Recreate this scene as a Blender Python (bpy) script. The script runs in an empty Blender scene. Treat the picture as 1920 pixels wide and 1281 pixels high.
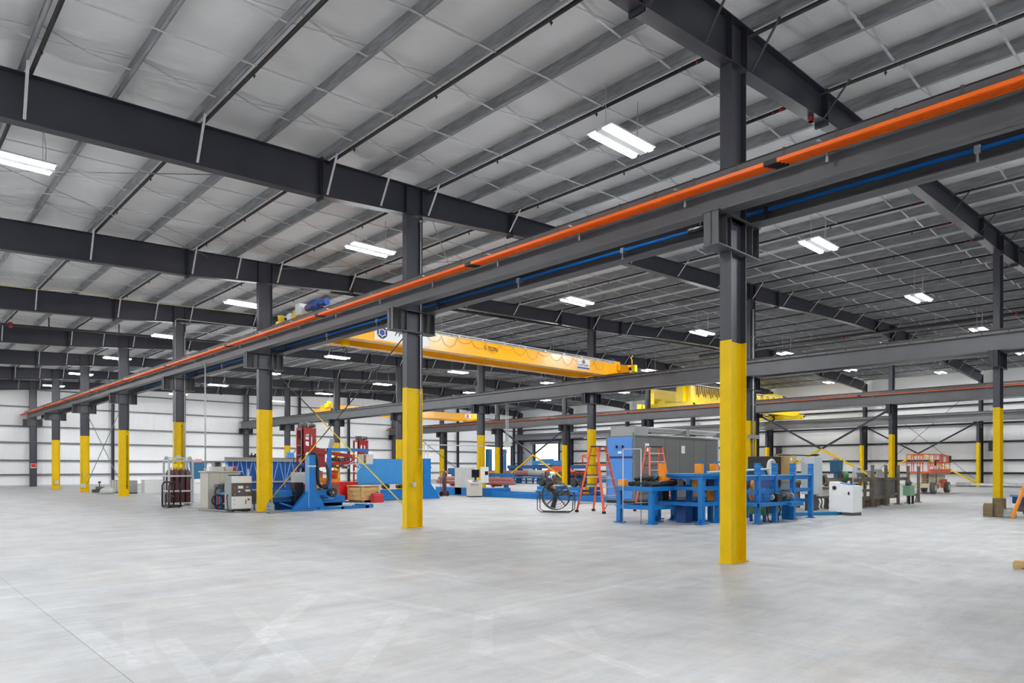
import bpy, bmesh, math, random
from mathutils import Vector, Matrix
random.seed(7)
COL = bpy.context.scene.collection
PI = math.pi

# ---------------------------------------------------------------- materials
MATS = {}
def mat(name, col, rough=0.5, metal=0.0, var=0.0, scale=6.0, bump=0.0, emit=0.0, alpha=None, stretch=(1, 1, 1), trans=0.0, coat=0.0):
    if name in MATS: return MATS[name]
    m = bpy.data.materials.new(name); m.use_nodes = True
    nt = m.node_tree; b = nt.nodes['Principled BSDF']
    b.inputs['Roughness'].default_value = rough
    b.inputs['Metallic'].default_value = metal
    b.inputs['Base Color'].default_value = (*col, 1)
    if trans: b.inputs['Transmission Weight'].default_value = trans
    if coat: b.inputs['Coat Weight'].default_value = coat; b.inputs['Coat Roughness'].default_value = 0.12
    if emit:
        b.inputs['Emission Color'].default_value = (*col, 1); b.inputs['Emission Strength'].default_value = emit
    if var or bump:
        tc = nt.nodes.new('ShaderNodeTexCoord'); mp = nt.nodes.new('ShaderNodeMapping')
        mp.inputs['Scale'].default_value = stretch
        n = nt.nodes.new('ShaderNodeTexNoise'); n.inputs['Scale'].default_value = scale
        n.inputs['Detail'].default_value = 5; n.inputs['Roughness'].default_value = 0.62
        nt.links.new(tc.outputs['Object'], mp.inputs['Vector']); nt.links.new(mp.outputs['Vector'], n.inputs['Vector'])
        if var:
            mr = nt.nodes.new('ShaderNodeMapRange')
            mr.inputs['From Min'].default_value = 0.3; mr.inputs['From Max'].default_value = 0.7
            mr.inputs['To Min'].default_value = 1 - var; mr.inputs['To Max'].default_value = 1 + var
            mx = nt.nodes.new('ShaderNodeMix'); mx.data_type = 'RGBA'; mx.blend_type = 'MULTIPLY'
            mx.inputs['Factor'].default_value = 1.0
            mx.inputs['A'].default_value = (*col, 1)
            nt.links.new(n.outputs['Fac'], mr.inputs['Value']); nt.links.new(mr.outputs['Result'], mx.inputs['B'])
            nt.links.new(mx.outputs['Result'], b.inputs['Base Color'])
        if bump:
            bp = nt.nodes.new('ShaderNodeBump'); bp.inputs['Strength'].default_value = bump; bp.inputs['Distance'].default_value = 0.02
            nt.links.new(n.outputs['Fac'], bp.inputs['Height']); nt.links.new(bp.outputs['Normal'], b.inputs['Normal'])
    MATS[name] = m
    return m

DARK = mat('charcoal_steel_paint', (0.034, 0.035, 0.047), 0.38, 0.0, 0.12, 1.5)
COLM = mat('column_charcoal_paint', (0.046, 0.047, 0.061), 0.4, 0.0, 0.1, 1.5)
DARK.node_tree.nodes['Principled BSDF'].inputs['Specular IOR Level'].default_value = 0.3
YEL = mat('safety_yellow_paint', (0.82, 0.535, 0.001), 0.34, 0, 0.05, 2.5)
YEL.node_tree.nodes['Principled BSDF'].inputs['Specular IOR Level'].default_value = 0.25
GALV = mat('galvanised_steel', (0.30, 0.31, 0.325), 0.5, 0.35, 0.3, 3.0, stretch=(6, 0.7, 4))
GALVL = mat('pale_galvanised_strap', (0.55, 0.56, 0.57), 0.45, 0.3, 0.1, 8)
BEAM = mat('grey_runway_steel', (0.088, 0.088, 0.095), 0.45, 0, 0.12, 1.2)
BEAM_LIT = mat('lamp_lit_runway_steel', (0.165, 0.165, 0.175), 0.42, 0, 0.1, 1.2)  # paler copy of the runway grey: lamp light on far rows put into colour
RAIL = mat('rail_steel', (0.085, 0.075, 0.07), 0.5, 0.3, 0.1, 5)
ORG = mat('orange_conductor_bar', (1.0, 0.165, 0.008), 0.35)
BLUC = mat('blue_conductor_bar', (0.005, 0.115, 0.42), 0.3)
BLACK = mat('black_rubber', (0.012, 0.012, 0.014), 0.5)
PIPE = mat('black_sprinkler_pipe', (0.014, 0.013, 0.014), 0.45)
RED = mat('red_fitting_paint', (0.28, 0.012, 0.012), 0.45)
CRY = mat('crane_amber_paint', (0.93, 0.42, 0.004), 0.24, 0, 0.03, 2, coat=0.2)
CRY2 = mat('crane_lemon_paint', (0.92, 0.66, 0.004), 0.3, 0, 0.04, 2)
MBLUE = mat('machine_blue_paint', (0.001, 0.15, 0.45), 0.38, 0, 0.1, 3)
DBLUE = mat('deep_blue_paint', (0.006, 0.05, 0.22), 0.35, 0, 0.1, 3)
CBLUE = mat('cabinet_blue_paint', (0.075, 0.24, 0.62), 0.3, 0, 0.05, 2)
PLATE = mat('plate_blue_paint', (0.035, 0.22, 0.52), 0.35, 0, 0.08, 2)
LBLUE = mat('pale_blue_edge_paint', (0.16, 0.40, 0.75), 0.4)
MRED = mat('machine_red_paint', (0.33, 0.018, 0.016), 0.38, 0, 0.12, 3)
BRED = mat('bright_red_paint', (0.62, 0.01, 0.008), 0.35)
LADO = mat('orange_fibreglass', (0.80, 0.105, 0.03), 0.45, 0, 0.06, 5)
AMB = mat('amber_orange_paint', (0.85, 0.28, 0.01), 0.4, 0, 0.1, 5)
ALU = mat('bare_aluminium', (0.62, 0.63, 0.65), 0.35, 0.6)
CHROME = mat('bright_steel', (0.7, 0.7, 0.7), 0.2, 0.9)
LGREY = mat('light_grey_enamel', (0.56, 0.56, 0.53), 0.4, 0, 0.04, 3)
WGREY = mat('white_grey_enamel', (0.80, 0.81, 0.81), 0.4, 0, 0.03, 3)
BEIGE = mat('beige_enamel', (0.55, 0.52, 0.45), 0.42, 0, 0.05, 3)
MGREY = mat('mid_grey_enamel', (0.155, 0.162, 0.162), 0.45, 0, 0.05, 2)
PGREY = mat('panel_grey_enamel', (0.30, 0.31, 0.31), 0.45, 0, 0.05, 2)
CHAR = mat('charcoal_panel', (0.085, 0.08, 0.08), 0.45)
BROWN = mat('maroon_brown_cylinder_paint', (0.085, 0.028, 0.028), 0.3, 0, 0.1, 4)
RUST = mat('weathered_brown_steel', (0.165, 0.135, 0.10), 0.6, 0.2, 0.3, 5)
WOOD = mat('pale_pine', (0.62, 0.40, 0.17), 0.6, 0, 0.2, 4, stretch=(1, 1, 8))
OLDW = mat('weathered_timber', (0.20, 0.145, 0.075), 0.7, 0, 0.3, 4, stretch=(1, 1, 6))
CARD = mat('tan_cardboard', (0.52, 0.34, 0.13), 0.7, 0, 0.06, 3)
WHITE = mat('white_paint', (0.80, 0.80, 0.80), 0.4)
PAPER = mat('white_paper', (0.85, 0.85, 0.83), 0.7)
GREEN = mat('machine_green_paint', (0.05, 0.20, 0.06), 0.4, 0, 0.08, 4)
PGREEN = mat('pale_green_paint', (0.22, 0.42, 0.27), 0.45)
NAVY = mat('motor_navy_paint', (0.012, 0.045, 0.20), 0.3)
TEAL = mat('teal_bin_plastic', (0.02, 0.13, 0.24), 0.4)
SCREEN = mat('dark_screen', (0.012, 0.014, 0.02), 0.12)
PINK = mat('dull_pink_pipe', (0.42, 0.16, 0.14), 0.5, 0, 0.2, 4)
SILVER = mat('silver_foil', (0.75, 0.76, 0.78), 0.25, 0.7, 0.2, 12, bump=0.6)
WATER = mat('clear_blue_plastic', (0.45, 0.68, 0.80), 0.08, trans=0.75)
GLASS = mat('strip_curtain_glass', (0.85, 0.92, 0.97), 0.15, trans=0.8)
LED = mat('led_diffuser', (0.95, 0.98, 1.0), 0.5, emit=225.0)

# ---------------------------------------------------------------- mesh builder
class MB:
    def __init__(s): s.bm = bmesh.new()
    def box(s, x0, y0, z0, x1, y1, z1, bev=0.0):
        x0, x1 = sorted((x0, x1)); y0, y1 = sorted((y0, y1)); z0, z1 = sorted((z0, z1))
        vs = [s.bm.verts.new((x, y, z)) for z in (z0, z1) for x, y in ((x0, y0), (x1, y0), (x1, y1), (x0, y1))]
        fs = [s.bm.faces.new([vs[i] for i in q]) for q in ((3, 2, 1, 0), (4, 5, 6, 7), (0, 1, 5, 4), (1, 2, 6, 5), (2, 3, 7, 6), (3, 0, 4, 7))]
        if bev:
            es = {e for f in fs for e in f.edges}
            bmesh.ops.bevel(s.bm, geom=list(es), offset=bev, segments=2, affect='EDGES', profile=0.7)
        return s
    def bar(s, p0, p1, w, h=None, up=(0, 0, 1)):
        """rectangular bar from p0 to p1: w across, h along the up direction"""
        h = w if h is None else h
        p0, p1 = Vector(p0), Vector(p1); d = (p1 - p0).normalized(); u = Vector(up)
        if abs(d.dot(u)) > 0.98: u = Vector((1, 0, 0))
        a = d.cross(u).normalized(); b = a.cross(d).normalized()
        q = [p + a * (i * w / 2) + b * (j * h / 2) for p in (p0, p1) for i, j in ((-1, -1), (1, -1), (1, 1), (-1, 1))]
        vs = [s.bm.verts.new(v) for v in q]
        for f in ((3, 2, 1, 0), (4, 5, 6, 7), (0, 1, 5, 4), (1, 2, 6, 5), (2, 3, 7, 6), (3, 0, 4, 7)): s.bm.faces.new([vs[i] for i in f])
        return s
    def cyl(s, p0, p1, r, r2=None, n=12, cap=True):
        p0, p1 = Vector(p0), Vector(p1); r2 = r if r2 is None else r2
        d = (p1 - p0).normalized(); u = Vector((0, 0, 1)) if abs(d.z) < 0.9 else Vector((1, 0, 0))
        a = d.cross(u).normalized(); b = a.cross(d)
        A = []; B = []
        for i in range(n):
            t = 2 * PI * i / n; o = a * math.cos(t) + b * math.sin(t)
            A.append(s.bm.verts.new(p0 + o * r)); B.append(s.bm.verts.new(p1 + o * r2))
        for i in range(n):
            j = (i + 1) % n; f = s.bm.faces.new((A[i], A[j], B[j], B[i])); f.smooth = True
        if cap: s.bm.faces.new(A[::-1]); s.bm.faces.new(B)
        return s
    def tube(s, pts, r, n=8):
        pts = [Vector(p) for p in pts]; rings = []; prev = None
        for i, p in enumerate(pts):
            d = (pts[min(i + 1, len(pts) - 1)] - pts[max(i - 1, 0)]).normalized()
            if prev is None:
                u = Vector((0, 0, 1)) if abs(d.z) < 0.9 else Vector((1, 0, 0)); a = d.cross(u).normalized()
            else: a = (prev - d * prev.dot(d)).normalized()
            prev = a; b = a.cross(d)
            rings.append([s.bm.verts.new(p + (a * math.cos(2 * PI * k / n) + b * math.sin(2 * PI * k / n)) * r) for k in range(n)])
        for R0, R1 in zip(rings, rings[1:]):
            for k in range(n):
                f = s.bm.faces.new((R0[k], R0[(k + 1) % n], R1[(k + 1) % n], R1[k])); f.smooth = True
        s.bm.faces.new(rings[0][::-1]); s.bm.faces.new(rings[-1])
        return s
    def prism(s, poly, axis, a, b):
        """polygon (2D) swept along axis x/y/z from a to b; 2D coords are the remaining axes in order"""
        def P(q, t):
            return {'x': (t, q[0], q[1]), 'y': (q[0], t, q[1]), 'z': (q[0], q[1], t)}[axis]
        A = [s.bm.verts.new(P(q, a)) for q in poly]; B = [s.bm.verts.new(P(q, b)) for q in poly]
        n = len(poly)
        s.bm.faces.new(A[::-1]); s.bm.faces.new(B)
        for i in range(n): s.bm.faces.new((A[i], A[(i + 1) % n], B[(i + 1) % n], B[i]))
        return s
    def lathe(s, c, prof, n=16, axis='z'):
        c = Vector(c); rings = []
        for r, h in prof:
            ring = []
            for k in range(n):
                t = 2 * PI * k / n; x, y = r * math.cos(t), r * math.sin(t)
                ring.append(s.bm.verts.new(c + (Vector((x, y, h)) if axis == 'z' else Vector((h, x, y)) if axis == 'x' else Vector((x, h, y)))))
            rings.append(ring)
        for R0, R1 in zip(rings, rings[1:]):
            for k in range(n):
                f = s.bm.faces.new((R0[k], R0[(k + 1) % n], R1[(k + 1) % n], R1[k])); f.smooth = True
        s.bm.faces.new(rings[0][::-1]); s.bm.faces.new(rings[-1])
        return s
    def ring(s, c, R, r, axis='z', n=32, m=6, a0=0, a1=2 * PI):
        """torus or arc of a torus"""
        c = Vector(c); full = abs(a1 - a0 - 2 * PI) < 1e-6; rings = []
        for i in range(n if full else n + 1):
            t = a0 + (a1 - a0) * i / n; ring = []
            for k in range(m):
                q = 2 * PI * k / m; rr = R + r * math.cos(q); h = r * math.sin(q)
                x, y = rr * math.cos(t), rr * math.sin(t)
                ring.append(s.bm.verts.new(c + (Vector((x, y, h)) if axis == 'z' else Vector((h, x, y)) if axis == 'x' else Vector((x, h, y)))))
            rings.append(ring)
        N = len(rings)
        for i in range(N if full else N - 1):
            A, B = rings[i], rings[(i + 1) % N]
            for k in range(m):
                f = s.bm.faces.new((A[k], A[(k + 1) % m], B[(k + 1) % m], B[k])); f.smooth = True
        return s
    def obj(s, name, m, parent=None, label=None):
        bmesh.ops.recalc_face_normals(s.bm, faces=s.bm.faces)
        me = bpy.data.meshes.new(name); s.bm.to_mesh(me); s.bm.free()
        me.materials.append(m)
        o = bpy.data.objects.new(name, me); COL.objects.link(o)
        if parent: o.parent = parent
        if label: o['label'] = label
        return o

def tag(o, label, cat, group=None, kind='thing'):
    o['label'] = label; o['category'] = cat
    if kind: o['kind'] = kind
    if group: o['group'] = group
    return o
def T(name, label, cat, loc=(0, 0, 0), rz=0.0, group=None):
    o = bpy.data.objects.new(name, None); COL.objects.link(o)
    o.location = loc; o.rotation_euler = (0, 0, rz); o.empty_display_size = 0.2
    return tag(o, label, cat, group)
def struct(o): o['kind'] = 'structure'; return o
def dup(o, loc, rz=None, label=None, parent=None):
    """copy of a thing with its parts and sub-parts"""
    c = o.copy(); COL.objects.link(c)
    if parent is None:
        c.location = loc
        if rz is not None: c.rotation_euler = (0, 0, rz)
        if label: c['label'] = label
    else: c.parent = parent
    for ch in list(o.children): dup(ch, None, parent=c)
    return c
ORD = ['first', 'second', 'third', 'fourth', 'fifth', 'sixth', 'seventh', 'eighth', 'ninth', 'tenth', 'eleventh', 'twelfth', 'thirteenth', 'fourteenth', 'fifteenth', 'sixteenth', 'seventeenth']

# ---------------------------------------------------------------- set-out: X across the aisles, Y along the crane runways
BAY = 9.144
FR = [i * BAY for i in range(8)]                    # frame lines (Y)
RX = {'A': 0.0, 'B': 18.136, 'C': 36.09, 'D': 56.7} # column rows (X)
RIDGE = 36.1
def zr(x): return 8.93 + (x if x < RIDGE else 2 * RIDGE - x) / 24   # top of rafters = underside of purlins
DEPTH = [(-21, .92), (-2.7, .87), (3.5, .60), (9, .56), (15.5, .63), (18.1, .70), (20.6, .68), (25, .58), (30, .58), (33.5, .68), (36.1, .95), (41, .70), (47.8, .78), (57.6, .78)]
def dr(x):
    for (a, p), (b, q) in zip(DEPTH, DEPTH[1:]):
        if a <= x <= b: return p + (q - p) * (x - a) / (b - a)
    return .78
XW, YW, X0, Y0 = 58.2, 64.6, -20.5, -16.5           # inner faces of the walls
PURL = [0.42 + 1.475 * k for k in range(-14, 39)]
PURL = [p for p in PURL if -20 < p < 57.4]

# ---------------------------------------------------------------- floor
def floor_material():
    m = bpy.data.materials.new('polished_concrete'); m.use_nodes = True; nt = m.node_tree; b = nt.nodes['Principled BSDF']
    N = nt.nodes.new; L = nt.links.new
    tc = N('ShaderNodeTexCoord')
    def noise(scale, detail, rough, stretch=(1, 1, 1), rot=0, dist=0):
        mp = N('ShaderNodeMapping'); mp.inputs['Scale'].default_value = stretch; mp.inputs['Rotation'].default_value = (0, 0, rot)
        L(tc.outputs['Object'], mp.inputs['Vector'])
        n = N('ShaderNodeTexNoise'); n.inputs['Scale'].default_value = scale; n.inputs['Detail'].default_value = detail
        n.inputs['Roughness'].default_value = rough; n.inputs['Distortion'].default_value = dist
        L(mp.outputs['Vector'], n.inputs['Vector']); return n.outputs['Fac']
    def rng(v, a, bb, c, d):
        r = N('ShaderNodeMapRange'); r.inputs['From Min'].default_value = a; r.inputs['From Max'].default_value = bb
        r.inputs['To Min'].default_value = c; r.inputs['To Max'].default_value = d; L(v, r.inputs['Value']); return r.outputs['Result']
    def mul(a, c):
        q = N('ShaderNodeMath'); q.operation = 'MULTIPLY'; L(a, q.inputs[0]); L(c, q.inputs[1]); return q.outputs[0]
    # broad trowel swirls, fine mottling, long drag marks in two directions, tyre sweeps
    v = rng(noise(0.35, 6, .6, dist=1.2), .3, .7, .88, 1.08)
    v = mul(v, rng(noise(1.6, 6, .65, (1, .35, 1), .5, .8), .3, .7, .90, 1.07))
    v = mul(v, rng(noise(.9, 5, .6, (.12, 1.6, 1), .25, .3), .32, .68, .90, 1.06))
    v = mul(v, rng(noise(.8, 5, .6, (.10, 1.8, 1), -.95, .4), .34, .68, .93, 1.05))
    v = mul(v, rng(noise(14, 4, .7), .3, .7, .95, 1.04))
    v = mul(v, rng(noise(2.2, 9, .78, (.35, 1.5, 1), .35, .5), .35, .65, .90, 1.07))
    v = mul(v, rng(noise(2.0, 9, .78, (.3, 1.6, 1), -.7, .5), .35, .65, .90, 1.08))
    v = mul(v, rng(noise(.55, 7, .7, (1, .5, 1), .2, 1.5), .3, .7, .90, 1.08))
    def arcs(cx, cy, r0, spacing, width, amp, lo, hi):
        """pale tyre sweeps: rings round a far-off turning centre, broken up by noise"""
        mp = N('ShaderNodeMapping'); mp.inputs['Location'].default_value = (-cx, -cy, 0); L(tc.outputs['Object'], mp.inputs['Vector'])
        ln = N('ShaderNodeVectorMath'); ln.operation = 'LENGTH'; L(mp.outputs['Vector'], ln.inputs[0])
        a = N('ShaderNodeMath'); a.operation = 'SUBTRACT'; L(ln.outputs['Value'], a.inputs[0]); a.inputs[1].default_value = r0
        p = N('ShaderNodeMath'); p.operation = 'PINGPONG'; L(a.outputs[0], p.inputs[0]); p.inputs[1].default_value = spacing
        band = rng(p.outputs[0], width * .8, width, 1.0, 0.0)
        msk = rng(noise(.22, 3, .5, dist=.6), lo, hi, 0, 1)
        msk2 = rng(noise(9, 3, .6), .3, .6, .5, 1)
        return rng(mul(mul(band, msk), msk2), 0, 1, 1, 1 + amp * .55)
    v = mul(v, arcs(7.0, -22.0, 15.3, 1.37, .12, .13, .46, .52))
    v = mul(v, arcs(-19.0, 8.0, 12.0, 1.9, .13, .12, .48, .55))
    v = mul(v, arcs(14.0, 9.0, 19.5, 2.3, .11, .12, .44, .5))
    v = mul(v, arcs(-60.0, -30.0, 55.0, 2.9, .12, .11, .47, .53))
    # straight tyre drags left on the slab: (x0, y0, x1, y1, half width)
    def dot(a, vec):
        d = N('ShaderNodeVectorMath'); d.operation = 'DOT_PRODUCT'; L(a, d.inputs[0]); d.inputs[1].default_value = vec; return d.outputs['Value']
    rub = rng(noise(7, 5, .75), .32, .6, .35, 1.0)
    for x0, y0, x1, y1, hw in [(-8.45, 2.15, -8.91, 0.07, 0.12), (-7.39, 2.11, -8.1, -1.16, 0.11), (-6.28, 2.24, -8.58, -0.45, 0.11), (-7.96, -0.15, -8.51, -0.78, 0.1), (-8.95, 2.52, -8.97, 0.05, 0.12), (-8.47, 1.08, -8.69, -0.61, 0.11), (-9.55, 2.3, -6.13, 2.31, 0.05), (-9.43, 3.36, -5.89, 2.88, 0.05), (-6.14, 2.1, -5.75, -0.74, 0.08), (-5.52, -0.06, -6.76, -1.43, 0.11), (-6.16, 0.55, -7.96, -1.29, 0.11), (-5.15, -1.07, -5.69, -1.74, 0.1), (-5.87, -1.18, -6.2, -2.83, 0.07), (-4.52, 3.8, -4.54, 0.54, 0.08), (-4.79, -0.18, -0.7, 0.03, 0.06), (2.24, -0.71, -0.18, -3.04, 0.08)]:
        ln = math.hypot(x1 - x0, y1 - y0); dx, dy = (x1 - x0) / ln, (y1 - y0) / ln
        p = N('ShaderNodeVectorMath'); p.operation = 'SUBTRACT'; L(tc.outputs['Object'], p.inputs[0]); p.inputs[1].default_value = ((x0 + x1) / 2, (y0 + y1) / 2, 0)
        al = N('ShaderNodeMath'); al.operation = 'ABSOLUTE'; L(dot(p.outputs['Vector'], (dx, dy, 0)), al.inputs[0])
        ac = N('ShaderNodeMath'); ac.operation = 'ABSOLUTE'; L(dot(p.outputs['Vector'], (-dy, dx, 0)), ac.inputs[0])
        band = mul(rng(al.outputs[0], ln * .42, ln * .5, 1, 0), rng(ac.outputs[0], hw * .8, hw, 1, 0))
        v = mul(v, rng(mul(band, rub), 0, 1, 1, 1.15))
    # sawn joints on a bay grid
    sx = N('ShaderNodeSeparateXYZ'); L(tc.outputs['Object'], sx.inputs[0])
    for ax, per, off in (('X', 9.068, .005), ('Y', 9.144, .005)):
        a = N('ShaderNodeMath'); a.operation = 'ADD'; a.inputs[1].default_value = off + per * 10; L(sx.outputs[ax], a.inputs[0])
        w = N('ShaderNodeMath'); w.operation = 'WRAP'; w.inputs[1].default_value = per; w.inputs[2].default_value = 0; L(a.outputs[0], w.inputs[0])
        v = mul(v, rng(w.outputs[0], .006, .012, .45 if ax == 'X' else .86, 1.0))
    warm = rng(noise(.6, 6, .7, dist=.8), .5, .72, 0, .6)
    mx = N('ShaderNodeMix'); mx.data_type = 'RGBA'; mx.inputs['A'].default_value = (.43, .433, .437, 1); mx.inputs['B'].default_value = (.48, .42, .365, 1); L(warm, mx.inputs['Factor'])
    m2 = N('ShaderNodeMix'); m2.data_type = 'RGBA'; m2.blend_type = 'MULTIPLY'; m2.inputs['Factor'].default_value = 1
    L(mx.outputs['Result'], m2.inputs['A']); L(v, m2.inputs['B']); L(m2.outputs['Result'], b.inputs['Base Color'])
    L(rng(noise(1.2, 4, .6), .3, .7, .34, .58), b.inputs['Roughness'])
    bp = N('ShaderNodeBump'); bp.inputs['Strength'].default_value = .12; bp.inputs['Distance'].default_value = .01; L(noise(30, 4, .6), bp.inputs['Height']); L(bp.outputs['Normal'], b.inputs['Normal'])
    return m
f = MB().box(X0 - .4, Y0 - .4, -0.3, XW + .4, YW + .4, 0).obj('floor', floor_material()); struct(f); f['label'] = 'pale grey trowelled concrete floor with tyre marks and sawn joints'

def pleat_material(name, col, axis, scale, strength, rough=0.42, spec=0.5):
    """white vinyl-faced blanket: long soft folds along one direction"""
    m = bpy.data.materials.new(name); m.use_nodes = True; nt = m.node_tree; b = nt.nodes['Principled BSDF']
    b.inputs['Base Color'].default_value = (*col, 1); b.inputs['Roughness'].default_value = rough
    N = nt.nodes.new; L = nt.links.new
    tc = N('ShaderNodeTexCoord'); hs = []
    for sc, w in ((scale, 1.0), (scale * 3.1, .35)):
        mp = N('ShaderNodeMapping'); st = [sc, sc, sc]; st['xyz'.index(axis)] = 0.35; mp.inputs['Scale'].default_value = st
        n = N('ShaderNodeTexNoise'); n.inputs['Scale'].default_value = 1; n.inputs['Detail'].default_value = 3; n.inputs['Distortion'].default_value = .25
        L(tc.outputs['Object'], mp.inputs['Vector']); L(mp.outputs['Vector'], n.inputs['Vector'])
        q = N('ShaderNodeMath'); q.operation = 'MULTIPLY'; q.inputs[1].default_value = w; L(n.outputs['Fac'], q.inputs[0]); hs.append(q.outputs[0])
    a = N('ShaderNodeMath'); a.operation = 'ADD'; L(hs[0], a.inputs[0]); L(hs[1], a.inputs[1])
    bp = N('ShaderNodeBump'); bp.inputs['Strength'].default_value = strength; bp.inputs['Distance'].default_value = .05
    L(a.outputs[0], bp.inputs['Height']); L(bp.outputs['Normal'], b.inputs['Normal'])
    return m
INS_R = pleat_material('white_roof_blanket', (.86, .86, .86), 'x', 7, .45)
INS_W = pleat_material('white_wall_blanket', (.92, .92, .925), 'z', 6, .55)

# ceiling: blanket drooping between purlins
mb = MB(); prof = []
edges = [X0 - .3] + PURL + [XW + .3]
for a, c in zip(edges, edges[1:]):
    n = 6
    for i in range(n):
        t = i / n; x = a + (c - a) * t
        prof.append((x, zr(x) + .29 - .06 * math.sin(PI * t) ** .8))
prof.append((edges[-1], zr(edges[-1]) + .29))
prof += [(edges[-1], zr(edges[-1]) + .6), (RIDGE, zr(RIDGE) + .6), (edges[0], zr(edges[0]) + .6)]
ve = [[mb.bm.verts.new((x, y, z)) for x, z in prof] for y in (Y0 - .3, YW + .3)]
npf = len(prof)
for i in range(npf):
    j = (i + 1) % npf; q = mb.bm.faces.new((ve[0][i], ve[0][j], ve[1][j], ve[1][i])); q.smooth = i < npf - 5
c = mb.obj('ceiling', INS_R); struct(c); c['label'] = 'white insulation blanket under the gently pitched metal roof'

# walls
def wall(name, boxes, label):
    m = MB()
    for q in boxes: m.box(*q)
    o = m.obj(name, INS_W); struct(o); o['label'] = label
ZT = 10.9
DX0, DX1, DZ = 50.2, 55.9, 4.46         # end-wall doorway
DY0, DY1, DZ2 = 57.7, 62.4, 4.95        # side-wall doorway
wall('wall_end', [(X0, YW, 0, DX0, YW + .25, ZT), (DX1, YW, 0, XW + .25, YW + .25, ZT), (DX0, YW, DZ, DX1, YW + .25, ZT)], 'white insulated end wall behind the machines')
wall('wall_side', [(XW, Y0, 0, XW + .25, DY0, ZT), (XW, DY1, 0, XW + .25, YW, ZT), (XW, DY0, DZ2, XW + .25, DY1, ZT)], 'white insulated long side wall')
wall('wall_left', [(X0 - .25, Y0 - .25, 0, X0, YW + .25, ZT)], 'white insulated opposite side wall')
wall('wall_back', [(X0, Y0 - .25, 0, XW + .25, Y0, ZT)], 'white insulated near end wall')
struct(MB().box(-60, YW + .5, -.45, 130, 150, -.32).obj('exterior_ground', mat('pale_gravel', (.5, .49, .46), .9, 0, .15, 1)))
struct(MB().box(XW + .5, -40, -.45, 130, YW + .5, -.32).obj('exterior_ground_yard', MATS['pale_gravel']))
# door surrounds
def doorframe(name, boxes):
    m = MB()
    for q in boxes: m.box(*q)
    struct(m.obj(name, DARK))
doorframe('door_1', [(DX0 - .15, YW - .25, 0, DX0, YW + .25, DZ + .2), (DX1, YW - .25, 0, DX1 + .15, YW + .25, DZ + .2), (DX0, YW - .25, DZ, DX1, YW + .25, DZ + .2)])
doorframe('door_2', [(XW - .2, DY0 - .15, 0, XW + .25, DY0, DZ2 + .2), (XW - .2, DY1, 0, XW + .25, DY1 + .15, DZ2 + .2), (XW - .2, DY0, DZ2, XW + .25, DY1, DZ2 + .2)])
# base trims
struct(MB().box(X0, YW - .06, 0, DX0 - .2, YW, .12).obj('baseboard_end', GALVL))
struct(MB().box(XW - .06, Y0, 0, XW, DY0 - .2, .12).obj('baseboard_side', GALVL))

# girts
GZ = [1.0, 2.2, 3.70, 5.07, 6.72, 8.2]
wd = ['lowest', 'second lowest', 'third', 'fourth', 'second highest', 'highest']
GIRT = mat('grey_wall_girt', (.20, .205, .22), .5, .2, .15, 3)
for i, z in enumerate(GZ):
    for seg, (a, b_) in enumerate(((X0, 49.9), (56.2, XW))):
        if z > DZ + .3 and seg: continue
        b2 = XW if z > DZ + .3 else b_
        o = MB().box(a, YW - .2, z - .012, b2, YW, z + .012).box(a, YW - .2, z - .07, b2, YW - .188, z + .0).box(a, YW - .012, z, b2, YW, z + .07).obj('wall_girt', GIRT)
        tag(o, f'thin grey girt across the end wall, {wd[i]} of six' + (', short piece past doorway' if seg else ''), 'girt', 'end wall girts')
for i, z in enumerate([1.15, 2.22, 3.78, 5.34, 6.95, 8.3]):
    b_ = YW if z > DZ2 + .3 else DY0 - .2
    o = MB().box(XW - .2, Y0, z - .012, XW, b_, z + .012).box(XW - .2, Y0, z - .09, XW - .188, b_, z).box(XW - .012, Y0, z, XW, b_, z + .07).obj('wall_girt', DARK if i < 5 else GIRT)
    tag(o, f'dark steel girt along the long side wall, {wd[i]} of six', 'girt', 'side wall girts')

# ---------------------------------------------------------------- purlins
def rowpos(x):
    if x < 0: return ORD[max(0, int(round((-x - 1.055) / 1.475)))] + ' outward from the long foreground column row'
    r = [k for k in 'ABC' if RX[k] <= x][-1]; n = sum(1 for p in PURL if RX[r] <= p <= x)
    return ORD[n - 1] + {'A': ' inward from the long foreground column row', 'B': ' past the second column row', 'C': ' past the ridge column row'}[r]
for x in PURL:
    z = zr(x); t = .006
    m = MB().box(x - t, Y0, z, x + t, YW, z + .29).box(x - .08, Y0, z, x, YW, z + .008).box(x, Y0, z + .282, x + .08, YW, z + .29).box(x - .075, Y0, z, x - .069, YW, z + .025)
    tag(m.obj('roof_purlin', GALV), f'galvanised roof purlin, {rowpos(x)}', 'purlin', 'roof purlins')

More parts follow.
